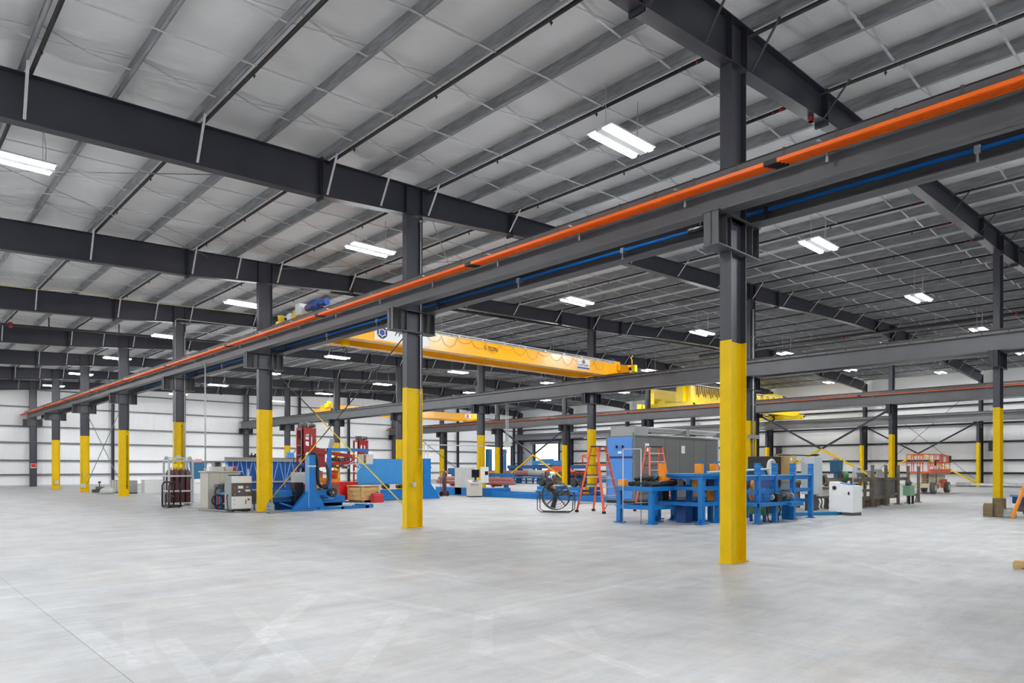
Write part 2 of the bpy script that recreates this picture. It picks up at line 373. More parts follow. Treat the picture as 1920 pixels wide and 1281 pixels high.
# roof straps across the purlins (bent light bars), five lines in each bay
NB = ['nearest', 'second', 'third', 'fourth', 'fifth', 'sixth', 'seventh', 'eighth']
def strap_path(y, style, xa, xb):
    pts = []
    P = [p for p in PURL if xa <= p <= xb]
    for a, c in zip(P, P[1:]):
        if style: pts += [(a + .01, y, zr(a) + .275), (a + (c - a) * .5, y, (zr(a) + zr(c)) / 2 + .06), (c - .08, y, zr(c) - .008)]
        else: pts += [(a, y, zr(a) - .008), (c, y, zr(c) - .008)]
    return pts
for b in range(-1, 7):
    for k, (dy, st) in enumerate(((1.45, 1), (3.15, 0), (4.7, 1), (6.2, 0), (7.75, 1))):
        y = b * BAY + dy
        if y < -4.2: continue
        m = MB(); Pp = strap_path(y, st, -19, 57)
        if st:
            for i in range(0, len(Pp), 3):
                for q in (0, 1): m.bar(Pp[i + q], Pp[i + q + 1], .045, .008)
                a, c = Pp[i], Pp[i + 2]
                m.bar((a[0], y + .05, a[2] - .22), (c[0], y + .05, c[2] + .22), .02, .006)
        else:
            for i in range(0, len(Pp), 2): m.bar(Pp[i], Pp[i + 1], .045, .012)
        tag(m.obj('purlin_strap', GALVL), f'thin galvanised {"bent" if st else "straight"} strap across the purlins, {ORD[k]} in the {NB[b + 1]} roof bay', 'strap', 'roof straps')

# ---------------------------------------------------------------- rafters
FRN = ['first', 'second', 'third', 'fourth', 'fifth', 'sixth', 'seventh', 'eighth']
for i, y in enumerate(FR):
    if i == 7: y = YW - .35
    t = T('roof_rafter', f'dark steel roof rafter of the {FRN[i]} frame counting away from the open floor', 'rafter', (0, y, 0), 0, 'tapered roof rafters')
    XS = [-20.3, -14, -9, -2.7, 0, 3.5, 6, 9, 12, 15.5, 18.1, 20.6, 25, 30, 33.5, 36.1, 38.5, 41, 47.8, 53, 57.3]
    top = [(x, zr(x)) for x in XS]; bot = [(x, zr(x) - dr(x)) for x in XS]
    m = MB().prism(top + bot[::-1], 'y', -.006, .006)
    for L_, h in ((top, -.016), (bot, .016)):
        for a, c in zip(L_, L_[1:]):
            m.prism([a, c, (c[0], c[1] + h), (a[0], a[1] + h)], 'y', -.125, .125)
    m.obj('rafter_web_and_flanges', DARK, t)
    for x in (-2.65, 3.5, 15.6, 20.6, 33.4, 38.8, 47.6):
        m = MB()
        for dx in (-.028, .012): m.box(x + dx, -.13, zr(x) - dr(x) - .07, x + dx + .016, .13, zr(x) + .05)
        m.obj('splice_plate', DARK, t)
    for x, rw in ((0, .25), (18.136, .25), (36.09, .2)):
        for s in (-1, 1):
            m = MB()
            for e in (-1, 1): m.box(x + s * rw - .008, e * .01, zr(x) - dr(x) + .015, x + s * rw + .008, e * .12, zr(x) - .015)
            m.obj('stiffener', DARK, t)
    sel = [p for j, p in enumerate(PURL) if p > -9 and (j % 2 == 1 or abs(p) < 1.6)]
    for p in sel:
        m = MB().bar((p, -.62, zr(p) + .03), (p + .02, -.10, zr(p) - dr(p) + .06), .05, .012)
        m.obj('flange_brace', GALVL if i else DARK, t)

# sprinkler branch pipes beside every second purlin, heads hanging below
sp = [p for j, p in enumerate(PURL) if j % 2 == 1 and -10 < p < 56]
for j, p in enumerate(sp):
    x = p + .1; z = zr(p) - .01
    t = T('sprinkler_pipe', f'black sprinkler branch pipe under the roof, {ORD[j] if j < 17 else "twentieth"} across the hall', 'pipe', (x, 0, z), 0, 'sprinkler branch pipes')
    if j >= 17: t['label'] = f'black sprinkler branch pipe under the roof, {ORD[len(sp) - 1 - j]} counted from the long side wall'
    MB().cyl((0, -11, 0), (0, YW - .5, 0), .036, n=8).obj('pipe_run', PIPE, t)
    ys = [q for q in [(-7.3 + (j % 2) * 1.5) + 3.05 * k for k in range(24)] if q < YW - 1 and (q < 36 or j % 2 == 0)]
    for y in ys:
        MB().cyl((0, y, 0), (0, y, -.07), .012, n=6).cyl((0, y, -.07), (0, y, -.075), .03, n=8).cyl((0, y, -.07), (0, y, -.12), .018, .006, n=6).obj('sprinkler_head', PIPE, t)
    for y in (BAY * 1 + 1.0, BAY * 0 + .8, BAY * 2 + .8):
        MB().cyl((0, y - .05, 0), (0, y + .05, 0), .042, n=8).cyl((.0, y + .16, 0), (0, y + .2, 0), .042, n=8).obj('red_coupling', RED, t)
# ---------------------------------------------------------------- columns
RBOT = {'A': 5.66, 'B': 5.57, 'C': 5.50, 'D': 5.42}
RTOP = {'A': 6.25, 'B': 6.22, 'C': 6.28, 'D': 6.15}
def isec(m, x0, x1, hw, z0, z1, tf=.02, tw=.014):
    return m.box(x0, -hw, z0, x0 + tf, hw, z1).box(x1 - tf, -hw, z0, x1, hw, z1).box(x0 + tf, -tw / 2, z0, x1 - tf, tw / 2, z1)
def column(row, i, label, yellow=True, boxes=(), conduit=(), y=None):
    X = RX[row]; Y = (i - 1) * BAY if y is None else y
    t = T('steel_column', label, 'column', (X, Y, 0), 0, 'building columns')
    hw, dx = .10, .25
    ztop = zr(X) - dr(X)
    if row == 'D': ztop = RBOT['D'] - .02
    z0 = 3.652 if yellow else .02
    isec(MB(), -dx, dx, hw, z0, ztop).obj('upper_shaft', COLM, t, 'charcoal upper shaft' if yellow else None)
    if yellow: isec(MB(), -dx, dx, hw + .002, .02, z0).obj('painted_lower_shaft', YEL, t, 'safety yellow lower shaft')
    MB().box(-dx - .03, -hw - .03, 0, dx + .03, hw + .03, .02).obj('base_plate', YEL if yellow else DARK, t)
    if row != 'D':
        zb = RBOT[row]; a, c = -.72, .66; h = .56
        m = MB().box(a, -.15, zb - h, c, .15, zb - h + .02).box(a, -.15, zb - .02, c, .15, zb)
        for s, e in ((a, -dx), (dx, c)): m.box(s, -.007, zb - h, e, .007, zb)
        for xx in (a + .02, -.44, .40, c - .035): m.box(xx, -.13, zb - h + .02, xx + .014, .13, zb - .02)
        for e in (-1, 1): m.box(-dx + .02, e * .012, zb - h - .004, dx - .02, e * .1, zb - h + .016).box(-dx + .02, e * .012, zb - .02, dx - .02, e * .1, zb)
        m.obj('crane_bracket', BEAM if row == 'A' else DARK, t)
    for (bx, bz, sw, sh, mt) in boxes:
        MB().box(bx - sw / 2, -hw - .0, bz - sh / 2, bx + sw / 2, -.008, bz + sh / 2, .008).obj('junction_box', mt, t)
    for (cx, cz0, cz1, r, mt) in conduit:
        m = MB().cyl((cx, -.07, cz0), (cx, -.07, cz1), r, n=8)
        for k in range(int((cz1 - cz0) / 1.5) + 1): m.box(cx - r * 1.8, -.075 - r, cz0 + .15 + k * 1.5, cx + r * 1.8, -.007, cz0 + .18 + k * 1.5)
        m.obj('conduit', mt, t)
    return t
column('A', 1, 'tallest yellow-based steel column, alone on bare concrete in front of the blue stands')
a2 = column('A', 2, 'yellow-based steel column with a small socket box, in front of the blue plate', boxes=[(0, 1.13, .1, .12, LGREY)], conduit=[(.21, 1.9, 8.1, .018, GALVL)])
MB().tube([(.21, -.07, 1.9), (.17, -.07, 1.75), (.03, -.07, 1.5), (0, -.07, 1.36), (0, -.06, 1.19)], .012).obj('flexible_conduit', YEL, a2)
column('A', 3, 'yellow-based steel column with the blue water jug at its foot', conduit=[(.12, 4.9, 5.5, .01, BLACK)])
a4 = column('A', 4, 'yellow-based steel column rising behind the maroon gas cylinders', conduit=[(-.2, .3, 8.1, .02, GALVL), (.21, .3, 7.6, .02, GALVL), (.1, .3, 3.6, .012, BLACK)])
column('A', 5, 'yellow-based steel column with dark conduit, in front of the pale duct sections', conduit=[(.15, .4, 3.4, .016, BLACK)])
column('A', 6, 'yellow-based steel column with two small grey boxes, beside the clutter by rod bracing', boxes=[(-.08, 1.1, .11, .14, LGREY), (-.12, .42, .3, .26, LGREY)], conduit=[(-.2, .5, 1.7, .015, YEL)])
column('A', 7, 'yellow-based steel column with one grey box near its foot, next to the end wall', boxes=[(.05, .5, .26, .26, LGREY)])
a8 = column('A', 8, 'all-charcoal steel column with a small red sign, against the end wall', yellow=False, y=YW - .36)
MB().box(-.2, -.108, 1.55, .2, -.101, 1.95).obj('sign_plate', WHITE, a8); MB().box(-.16, -.113, 1.61, .16, -.108, 1.91).obj('sign_face', BRED, a8, 'red sign face')
column('B', 1, 'yellow-based steel column standing inside the weathered timber guard')
b2 = column('B', 2, 'yellow-based steel column with a pale downpipe, mostly behind the tallest foreground column', conduit=[(.08, 1.2, 8.6, .05, GALVL)])
column('B', 3, 'yellow-based steel column behind the orange stepladder beside the blue cabinet', boxes=[(-.05, .28, .18, .2, BLACK)])
column('B', 4, 'yellow-based steel column behind the beige console with a monitor', conduit=[(-.05, 1.2, 2.3, .02, YEL)])
column('B', 5, 'yellow-based steel column beside the far end of the blue plate, half hidden by another column')
column('B', 6, 'yellow-based steel column seen above the long red boom')
column('B', 7, 'yellow-based steel column behind the blue lattice fence, left of the red mast')
column('B', 8, 'all-charcoal steel column against the end wall where the second runway stops', yellow=False, y=YW - .36)
column('C', 2, 'yellow-based steel column behind the brown steel rack')
column('C', 3, 'yellow-based steel column in the ridge row, just past the pale downpipe')
column('C', 4, 'yellow-based steel column in the ridge row, behind the long grey enclosure')
column('C', 5, 'yellow-based steel column behind the drum fan, at one end of a yellow brace')
column('C', 6, 'yellow-based steel column beside the tall blue door leaf, at the other brace end')
column('C', 7, 'yellow-based steel column with an orange clamp and thin pipe frame before it')
column('C', 8, 'all-charcoal steel column against the end wall where the third runway stops', yellow=False, y=YW - .36)
for i, l in ((2, 'yellow-based crane column by the side wall, past the orange scissor lift'), (3, 'yellow-based crane column by the side wall, above the green machine'), (4, 'yellow-based crane column by the side wall, above the tan carton'), (5, 'yellow-based crane column by the side wall, behind the grey enclosure'), (6, 'yellow-based crane column by the side wall, behind the blue cabinet'), (7, 'yellow-based crane column by the side wall, next to the bright doorway')):
    column('D', i, l)
# wall columns of the side wall and thin end-wall posts
for i in range(1, 8):
    Y = (i - 1) * BAY
    t = T('wall_column', f'charcoal tapered column on the long side wall at the {FRN[i - 1]} frame', 'column', (57.55, Y, 0), 0, 'side wall columns')
    MB().prism([(-.2, 0), (.3, 0), (.3, 9.45), (-.42, 9.45), (-.42, 8.9)], 'y', -.008, .008).box(.28, -.1, 0, .3, .1, 9.4).prism([(-.2, 0), (-.18, 0), (-.40, 8.8), (-.42, 8.8)], 'y', -.1, .1).obj('shaft', DARK, t)
    MB().box(-.9, -.12, 4.9, -.2, .12, 5.4).obj('crane_bracket', DARK, t)
for i, x in enumerate((-12, -6, 6, 12.1, 24, 30, 46, 50.0, 56.1)):
    t = T('end_wall_post', f'slim charcoal post on the end wall, {ORD[i]} counted toward the far corner', 'post', (x, YW - .26, 0), 0, 'end wall posts')
    isec(MB(), -.1, .1, .13, 0, zr(x) - .4, .015, .01).obj('shaft', DARK, t)
t = T('corner_column', 'broad charcoal column in the far corner between the two doorways', 'column', (57.2, YW - .4, 0))
MB().box(-.35, -.2, 0, .3, .2, 9.3).obj('shaft', DARK, t)
# bracing posts beside the ridge row
for i in (2, 3, 5, 6, 7):
    t = T('brace_post', f'dark bracing post close behind the ridge-row column of the {FRN[i - 1]} frame', 'post', (36.62, (i - 1) * BAY, 0), 0, 'bracing posts')
    isec(MB(), -.12, .12, .12, 0, 5.48, .015, .01).obj('shaft', DARK, t)

# ---------------------------------------------------------------- crane runways
def runway(row, side, label, y0, y1, bars=None, top=None):
    X = RX[row] + side; zb, zt = RBOT[row], RTOP[row]
    t = T('crane_runway_beam', label, 'crane runway', (X, 0, 0), 0, 'crane runway beams')
    m = MB().box(-.14, y0, zb, .14, y1, zb + .022).box(-.14, y0, zt - .034, .14, y1, zt - .012).box(-.007, y0, zb, .007, y1, zt)
    mt = BEAM if row == 'A' else BEAM_LIT
    m.obj('beam', mt, t)
    MB().box(-.2, y0, zt - .012, .2, y1, zt).box(-.2, y0, zt - .10, -.19, y1, zt).box(.19, y0, zt - .10, .2, y1, zt).obj('cap_channel', mt, t)
    MB().box(-.04, y0, zt, .04, y1, zt + .012).box(-.01, y0, zt, .01, y1, zt + .06).box(-.028, y0, zt + .055, .028, y1, zt + .09).obj('crane_rail', RAIL, t)
    n = int((y1 - y0) / .75)
    for k in range(n):
        if k > 95: break
        y = y0 + .3 + k * .75
        MB().box(-.07, y, zt, -.03, y + .05, zt + .05).box(.03, y, zt, .07, y + .05, zt + .05).box(-.205, y, zt - .09, -.2, y + .04, zt + .02).obj('rail_clip', RAIL, t)
    return t
def conductor(row, side, zc, label, y0, y1, m_, sgn=-1, nb=4, hang=2.3):
    X = RX[row] + side
    t = T('conductor_rail', label, 'conductor rail', (X, 0, zc), 0, 'crane power rails')
    for k in range(nb):
        x = sgn * k * .062
        MB().box(x - .022, y0, -.025, x + .022, y1, .03).box(x - .008, y0, -.031, x + .008, y1, -.025).obj('power_bar', m_, t)
    y = y0 + 1.0; j = 0
    while y < y1:
        m = MB().box(sgn * -.16, y, .035, sgn * (nb * .062 + .03), y + .035, .06).box(-sgn * .02, y, -.16, -sgn * .06, y + .035, .04)
        for k in range(nb): m.box(sgn * k * .062 - .012, y, .02, sgn * k * .062 + .012, y + .03, .06)
        m.obj('hanger', GALV, t)
        if j % 3 == 1:
            for k in range(nb):
                x = sgn * k * .062; yy = y + .55 + k * .03
                MB().box(x - .026, yy, -.036, x + .026, yy + .2, .036).obj('joint_cover', BLACK, t)
        y += hang; j += 1
    return t
YS = -12.0
runway('A', -.48, 'charcoal crane runway beam sweeping over the foreground with orange bars beside it', YS, YW - .9)
runway('A', .48, 'charcoal crane runway beam behind the orange-barred one, with a blue bar', YS, YW - .9)
runway('B', -.48, 'grey crane runway beam of the second column row, side facing the open floor', YS, YW - .3)
runway('B', .48, 'grey crane runway beam of the second column row, side facing the grey enclosure', YS, YW - .3)
runway('C', -.48, 'grey crane runway beam of the ridge row, side carrying copper bars', YS, YW - .1)
runway('C', .48, 'grey crane runway beam of the ridge row, side facing the side wall', YS, YW - .1)
runway('D', -.45, 'grey crane runway beam along the side wall', YS, YW - .6)
conductor('A', -.66, 6.03, 'bright orange power rails along the foreground runway beam', YS, 64.6, ORG)
conductor('C', -.70, 6.10, 'copper orange power rails along the ridge-row runway beam', YS, 64.6, mat('copper_orange_bar', (.55, .12, .03), .35), nb=4, hang=3.0)
conductor('B', .72, 6.47, 'copper orange power rails behind the second runway beam', YS, 36, MATS['copper_orange_bar'], sgn=1, nb=2, hang=3.0)
t = T('blue_power_bar', 'royal blue bar along the rear foreground runway beam', 'conductor rail', (RX['A'] + .33, 0, 5.82))
MB().box(-.02, YS, -.026, .02, 34, .026, .008).obj('bar', BLUC, t)
for k in range(14):
    y = -9.3 + k * 2.95
    MB().box(-.036, y, -.05, .036, y + .07, .05).box(-.012, y + .02, -.16, .012, y + .05, -.04).box(0, y + .02, -.02, .15, y + .05, .0).obj('hanger', ALU if k % 3 else BLACK, t)
for k in range(4):
    y = -8.2 + k * 8.8
    MB().cyl((0, y, .0), (0, y + .45, .0), .05, n=8).cyl((0, y + .2, 0), (0, y + .2, .12), .035, n=8).obj('joint_cover', BLACK, t)

# ---------------------------------------------------------------- bracing
def brace(x, ya, za, yb, zb, label, w=.11, split=.5, two=True, group='diagonal braces', par=None):
    """an angle bar; the half below the crossing painted yellow"""
    t = T('diagonal_brace', label, 'brace', (x, 0, 0), 0, group)
    A, B = Vector((0, ya, za)), Vector((0, yb, zb))          # A = high end
    c = A + (B - A) * split
    for p, q, m_, n_ in ((A, c, DARK, 'upper_half'), (c, B, YEL, 'lower_half')):
        d = (q - p).normalized(); nrm = Vector((0, -d.z, d.y))
        MB().bar(p, q, .012, w, up=nrm).bar(p + Vector((w / 2, 0, 0)) - nrm * (w / 2), q + Vector((w / 2, 0, 0)) - nrm * (w / 2), w, .012, up=nrm).obj(n_, m_, t, 'yellow lower half' if m_ is YEL else None)
    for p, m_ in ((A, DARK), (B, YEL)):
        s = 1 if p is A else -1
        MB().box(-.015, p.y - .16, p.z - .14, .005, p.y + .16, p.z + .14).obj('gusset_plate', m_, t)
    return t
brace(36.62, 18.0, 5.3, 9.45, .42, 'long diagonal brace in the ridge row, yellow end running down behind the brown rack')
brace(36.66, 9.4, 5.3, 18.0, .42, 'long diagonal brace in the ridge row, yellow end running down toward the tan carton')
brace(36.62, 45.5, 5.3, 37.0, .42, 'diagonal brace in the ridge row, yellow end down behind the drum fan')
brace(36.66, 36.9, 5.3, 45.4, .42, 'diagonal brace in the ridge row, yellow end down by the tall blue door leaf')
brace(56.9, 9.4, 5.3, 18.0, .35, 'diagonal brace on the side wall, yellow end low by the green machine')
brace(56.94, 18.0, 5.3, 9.4, .35, 'diagonal brace on the side wall, yellow end passing behind the scissor lift')
def rod(pts, r, label, cut=None, m0=GALV):
    t = T('bracing_rod', label, 'rod', pts[0], 0, 'thin bracing rods')
    o = Vector(pts[0]); A = Vector((0, 0, 0)); B = Vector(pts[1]) - o
    if cut:
        c = A + (B - A) * cut
        MB().cyl(A, c, r, n=6).obj('upper_length', m0, t); MB().cyl(c, B, r, n=6).obj('lower_length', YEL, t, 'yellow lower length')
    else: MB().cyl(A, B, r, n=6).obj('rod_length', m0, t)
rod([(0.02, 9.5, 5.1), (0.02, 17.9, .4)], .017, 'thin rod from the socket-box column down to the water-jug column', .56, DARK)
rod([(0.06, 18.0, 5.2), (0.06, 9.35, .4)], .017, 'thin rod from the water-jug column down to the socket-box column', .40, DARK)
rod([(0.02, 37.0, 5.0), (0.02, 45.3, .5)], .022, 'thin rod in the foreground row down toward the column with two grey boxes')
rod([(0.06, 45.3, 5.0), (0.06, 37.0, .5)], .022, 'thin rod in the foreground row down toward the column fronting duct sections')
rod([(57.6, 9.6, 8.3), (57.6, 18.0, .6)], .018, 'thin rod across the side wall sloping down behind the brown rack', None, DARK)
rod([(57.64, 18.0, 8.3), (57.64, 9.6, .6)], .018, 'thin rod across the side wall sloping down past the scissor lift', None, DARK)
rod([(18.1, 36.9, 5.1), (18.1, 28.0, .6)], .02, 'thin rod in the second row, high end by the red boom', None, DARK)
rod([(18.14, 46.1, 8.2), (18.14, 54.5, 2.4)], .018, 'thin rod in the second row near the end wall', None, GALV)
for k, (a, b_) in enumerate((((-14, 9.3, zr(-14) - .15), (-2, 18.2, zr(-2) - .15)), ((-14, 18.2, zr(-14) - .17), (-2, 9.3, zr(-2) - .17)), ((0.5, 9.3, zr(.5) - .15), (9, 18.2, zr(9) - .15)), ((.5, 18.2, zr(.5) - .17), (9, 9.3, zr(9) - .17)))):
    rod([a, b_], .012, ['thin roof cable in the second bay rising away from the outer edge', 'thin roof cable in the second bay falling back to the outer edge', 'thin roof cable in the second bay over the machine aisle, rising away', 'thin roof cable in the second bay over the machine aisle, coming back'][k])

# ---------------------------------------------------------------- high bay lights
proto = None
def lamp(x, y, z, label):
    global proto
    if proto is None:
        t = T('high_bay_light', label, 'ceiling light', (x, y, z), 0, 'twin strip high bay lights'); proto = t
        MB().box(-.70, -.30, .012, .70, .30, .05, .01).box(-.70, -.075, -.02, .70, .075, .015).obj('housing', WGREY, t)
        for s in (-1, 1): MB().prism([(s * .20 - .065, .012), (s * .20 - .065, -.02), (s * .20 - .045, -.045), (s * .20 + .045, -.045), (s * .20 + .065, -.02), (s * .20 + .065, .012)], 'x', -.66, .66).obj('light_strip', LED, t)
        for s in (-1, 1): MB().cyl((s * .5, 0, .05), (s * .5, 0, .95), .006, n=5).obj('hanger_wire', GALVL, t)
        MB().tube([(.55, .05, .05), (.57, .06, .4), (.53, .03, .7), (.5, 0, .95)], .008, 5).obj('power_lead', GALVL, t)
        return t
    return dup(proto, (x, y, z), None, label)
LXN = {-17.4: 'outermost row', -8.24: 'row outside the foreground columns', .2: 'row along the foreground columns', 9.24: 'row over the machine aisle', 18.08: 'row along the second columns', 26.8: 'row over the middle aisle', 35.6: 'row along the ridge columns', 44.6: 'row over the big crane aisle', 53.5: 'row closest to the side wall'}
for x in LXN:
    for k in range(-1, 7):
        if x > 40: y, z = 2.1 + 8.95 * k, 9.35
        else: y, z = 2.45 + 9.07 * k, 7.885
        if k == -1 and x > 20: continue
        lamp(x, y, z, (f'lit twin-strip high bay light, {ORD[k]} in the {LXN[x]}' if k >= 0 else f'lit high bay light over open floor behind the view, {LXN[x]}'))
# ---------------------------------------------------------------- machines and floor equipment
def wheel(m, c, r, w, axis='x', n=16):
    d = {'x': (w / 2, 0, 0), 'y': (0, w / 2, 0)}[axis]
    c = Vector(c); d = Vector(d); return m.cyl(c - d, c + d, r, n=n)

# gas cylinder cage
CAGE = mat('pale_cage_paint', (.46, .48, .50), .4, 0, .06, 4)
t = T('gas_cylinder_cage', 'pale grey steel lifting cage holding two rows of maroon gas cylinders', 'cage', (-1.45, 24.15, 0))
W, D_, H = .98, .72, 2.0
for x in (0.03, W - .03):
    for y in (.03, D_ - .03): MB().box(x - .035, y - .035, .12, x + .035, y + .035, H - .12).obj('corner_post', CAGE, t)
m = MB()
for z in (.58, 1.2, H - .16):
    m.box(0, -.01, z, W, .02, z + .07).box(0, D_ - .02, z, W, D_ + .01, z + .07).box(-.01, 0, z, .02, D_, z + .07).box(W - .02, 0, z, W + .01, D_, z + .07)
m.obj('rail_frame', CAGE, t)
m = MB().box(-.02, -.02, .10, W + .02, D_ + .02, .14)
for x in (.04, W - .14): m.box(x, 0, 0, x + .1, D_, .10)
m.obj('base_pallet', CAGE, t)
m = MB().bar((0, D_ / 2, H - .02), (W, D_ / 2, H - .02), .05, .05)
for x in (.03, W - .03): m.ring((x, D_ / 2, H - .03), .06, .02, 'y', 16)
m.prism([(W / 2 - .16, H - .04), (W / 2 + .16, H - .04), (W / 2 + .05, H + .1), (W / 2 - .05, H + .1)], 'y', D_ / 2 - .012, D_ / 2 + .012)
for x in (0.03, W - .03): m.bar((x, .03, H - .12), (x, D_ / 2, H - .02), .04).bar((x, D_ - .03, H - .12), (x, D_ / 2, H - .02), .04)
m.obj('lifting_frame', CAGE, t)
gas = []
for j, y in enumerate((.19, .53)):
    for i, x in enumerate((.16, .38, .60, .82)):
        lab = f'maroon gas cylinder in the grey cage, {ORD[i]} along the {"front" if j == 0 else "rear"} row'
        if not gas:
            c = T('gas_cylinder', lab, 'gas cylinder', (-1.45 + x, 24.15 + y, .14), 0, 'maroon cylinders in the cage'); gas.append(c)
            MB().lathe((0, 0, 0), [(.09, 0), (.105, .03), (.105, 1.12), (.095, 1.22), (.05, 1.33), (.035, 1.36)], 16).obj('cylinder_body', BROWN, c)
            MB().cyl((0, 0, 1.36), (0, 0, 1.44), .016, n=8).cyl((-.04, 0, 1.42), (.04, 0, 1.42), .012, n=6).obj('valve', CHROME, c)
        else: dup(gas[0], (-1.45 + x, 24.15 + y, .14), None, lab)
for k, x in enumerate((.36, .56)):
    g = T('gas_manifold_cap', f'bright yellow valve cap above the maroon cylinders, {ORD[k]} of two', 'cap', (-1.45 + x, 24.15 + .25, 1.52), 0, 'yellow valve caps')
    MB().lathe((0, 0, 0), [(.06, 0), (.085, .05), (.085, .16), (.05, .2)], 12).obj('cap_body', CRY2, g); MB().cyl((0, 0, -.0), (0, 0, -.06), .02, n=8).obj('stem', CHROME, g)

# hand truck
t = T('hand_truck', 'black steel hand cart with looped handles in front of the gas cylinder cage', 'hand truck', (-1.78, 23.0, 0), .1)
for y in (0, .62):
    MB().tube([(0, y, .05), (0, y, .85), (.03, y, .95), (.1, y, 1.0), (.36, y, 1.0), (.42, y, .94), (.44, y, .85), (.44, y, .05)], .03, 8).obj('side_loop', BLACK, t)
m = MB().box(-.02, -.03, .04, .5, .65, .1)
m.bar((.22, 0, .45), (.22, .62, .45), .03).bar((0, .31, .1), (0, .31, .55), .03)
m.obj('deck', BLACK, t)
for x in (.05, .4):
    for y in (0, .62): wheel(MB(), (x, y, .05), .05, .04, 'y').obj('caster', BLACK, t)

# beige control cabinet
t = T('control_cabinet', 'broad beige steel cabinet with boxes on its lid, beside the gas cylinder cage', 'cabinet', (-1.06, 20.85, 0))
MB().box(0, 0, .04, 1.22, .82, 1.40, .008).obj('cabinet_body', BEIGE, t)
MB().box(-.06, -.05, 1.40, 1.28, .86, 1.45, .006).obj('lid', BEIGE, t)
MB().box(.42, -.008, .12, .43, 0, 1.36).box(.02, -.012, .1, .025, 0, 1.36).obj('door_seam', PGREY, t)
MB().box(0.02, .02, 0, 1.2, .8, .04).obj('plinth', BLACK, t)
t = T('instrument_case', 'small open-fronted grey case on the beige cabinet lid', 'case', (-.78, 21.15, 1.45))
MB().box(0, 0, 0, .42, .35, .16, .01).obj('lower_box', LGREY, t)
MB().box(.06, .05, .16, .1, .3, .36).box(.32, .05, .16, .36, .3, .36).box(.06, .05, .34, .36, .3, .37).box(.06, .27, .16, .36, .3, .36).obj('upper_frame', PGREY, t)
t = T('junction_case', 'pale grey metal box on the beige cabinet, in front of the blue lattice', 'box', (-.28, 21.2, 1.45))
MB().box(0, 0, 0, .36, .3, .17, .01).obj('case_body', LGREY, t); MB().cyl((.1, .15, .17), (.1, .15, .24), .03, n=8).obj('cap', LGREY, t)
t = T('warning_beacon', 'red dome beacon at the edge of the beige cabinet lid', 'beacon', (.0, 21.0, 1.45))
MB().lathe((0, 0, 0), [(.07, 0), (.075, .04)], 12).obj('beacon_base', CHAR, t); MB().lathe((0, 0, .04), [(.065, 0), (.065, .08), (.045, .13), (.01, .15)], 12).obj('dome', BRED, t)

# welding power source on blue cart
t = T('welder_cart', 'blue cart carrying a red welder and green feeder, in front of the beige cabinet', 'welder', (-.92, 20.02, 0))
m = MB()
for x in (0, .62):
    for y in (0, .5): m.box(x, y, .03, x + .05, y + .05, .76)
m.box(0, 0, .03, .67, .55, .09).box(0, 0, .66, .67, .55, .70)
m.obj('cart_frame', MBLUE, t)
MB().box(.07, .02, .09, .62, .5, .56, .02).obj('red_welder_body', mat('dark_welder_red', (.22, .01, .014), .35), t)
MB().box(.08, -.001, .22, .6, .02, .27).obj('trim_strip', WHITE, t)
MB().box(.0, -.01, .60, .67, .0, .67).obj('front_rail', LBLUE, t)
MB().box(.18, .05, .70, .62, .5, 1.0, .02).obj('green_feeder', mat('olive_green_case', (.13, .20, .03), .45), t)
MB().box(-.06, .1, .78, .16, .45, .96, .02).obj('grey_feeder', CHAR, t)
m = MB().tube([(-.05, .2, .85), (-.16, .05, .72), (-.2, .0, .4), (-.16, .0, .12), (-.05, .05, .05), (.1, -.05, .02)], .035, 8).ring((-.1, -.02, .38), .2, .03, 'y', 20)
m.obj('hose_coil', BLACK, t)

# chiller / laser power source
t = T('chiller_unit', 'tall grey and white chiller with a charcoal control panel, beside the water jug column', 'machine cabinet', (-1.02, 18.72, 0))
MB().box(0, 0, .09, .74, .62, 1.28, .01).obj('unit_body', PGREY, t)
MB().box(.01, -.012, 1.03, .73, 0, 1.27, .004).obj('upper_fascia', WGREY, t, 'white upper fascia')
p = MB().box(.01, -.010, .56, .73, 0, 1.02, .003).obj('control_panel', CHAR, t, 'charcoal control panel')
MB().box(.24, -.014, .83, .42, -.01, .93).obj('display', PAPER, p); MB().box(.5, -.014, .72, .68, -.01, .79).obj('label_plate', PAPER, p)
MB().box(.25, -.014, .70, .31, -.01, .75).obj('label_plate', PAPER, p); MB().box(.53, -.013, .84, .62, -.01, .92).obj('gauge', PGREY, p)
MB().cyl((.12, -.01, .85), (.12, -.03, .85), .03, n=10).obj('knob', BRED, p); MB().cyl((.12, -.01, .62), (.12, -.03, .62), .02, n=10).obj('indicator', YEL, p)
p = MB().box(.01, -.012, .12, .73, 0, .55, .004).obj('lower_door', WGREY, t, 'white lower door')
MB().box(.5, -.02, .27, .53, -.012, .42).obj('handle', CHAR, p); MB().box(.58, -.016, .40, .66, -.012, .46).obj('label_plate', CHAR, p)
MB().cyl((.11, -.012, .43), (.11, -.02, .43), .022, n=10).obj('lock', PGREY, p); MB().cyl((.11, -.012, .28), (.11, -.02, .28), .02, n=10).obj('lock', PGREY, p)
MB().box(.05, .02, 0.02, .7, .6, .10).obj('chassis', BLACK, t)
for x in (.08, .62):
    for y in (.06, .54): wheel(MB(), (x, y, .045), .045, .035, 'x').obj('caster', BLACK, t)
MB().cyl((.2, .35, 1.28), (.2, .35, 1.32), .17, n=16).cyl((.48, .35, 1.28), (.48, .35, 1.32), .14, n=16).obj('fan_grille', BLACK, t)
MB().box(.60, .02, 1.28, .64, .06, 1.42).cyl((.62, .04, 1.42), (.62, .04, 1.52), .025, n=8).obj('signal_lamp', WHITE, t)
MB().cyl((.62, .04, 1.52), (.62, .04, 1.57), .026, n=8).obj('signal_lamp_red_lens', BRED, t)
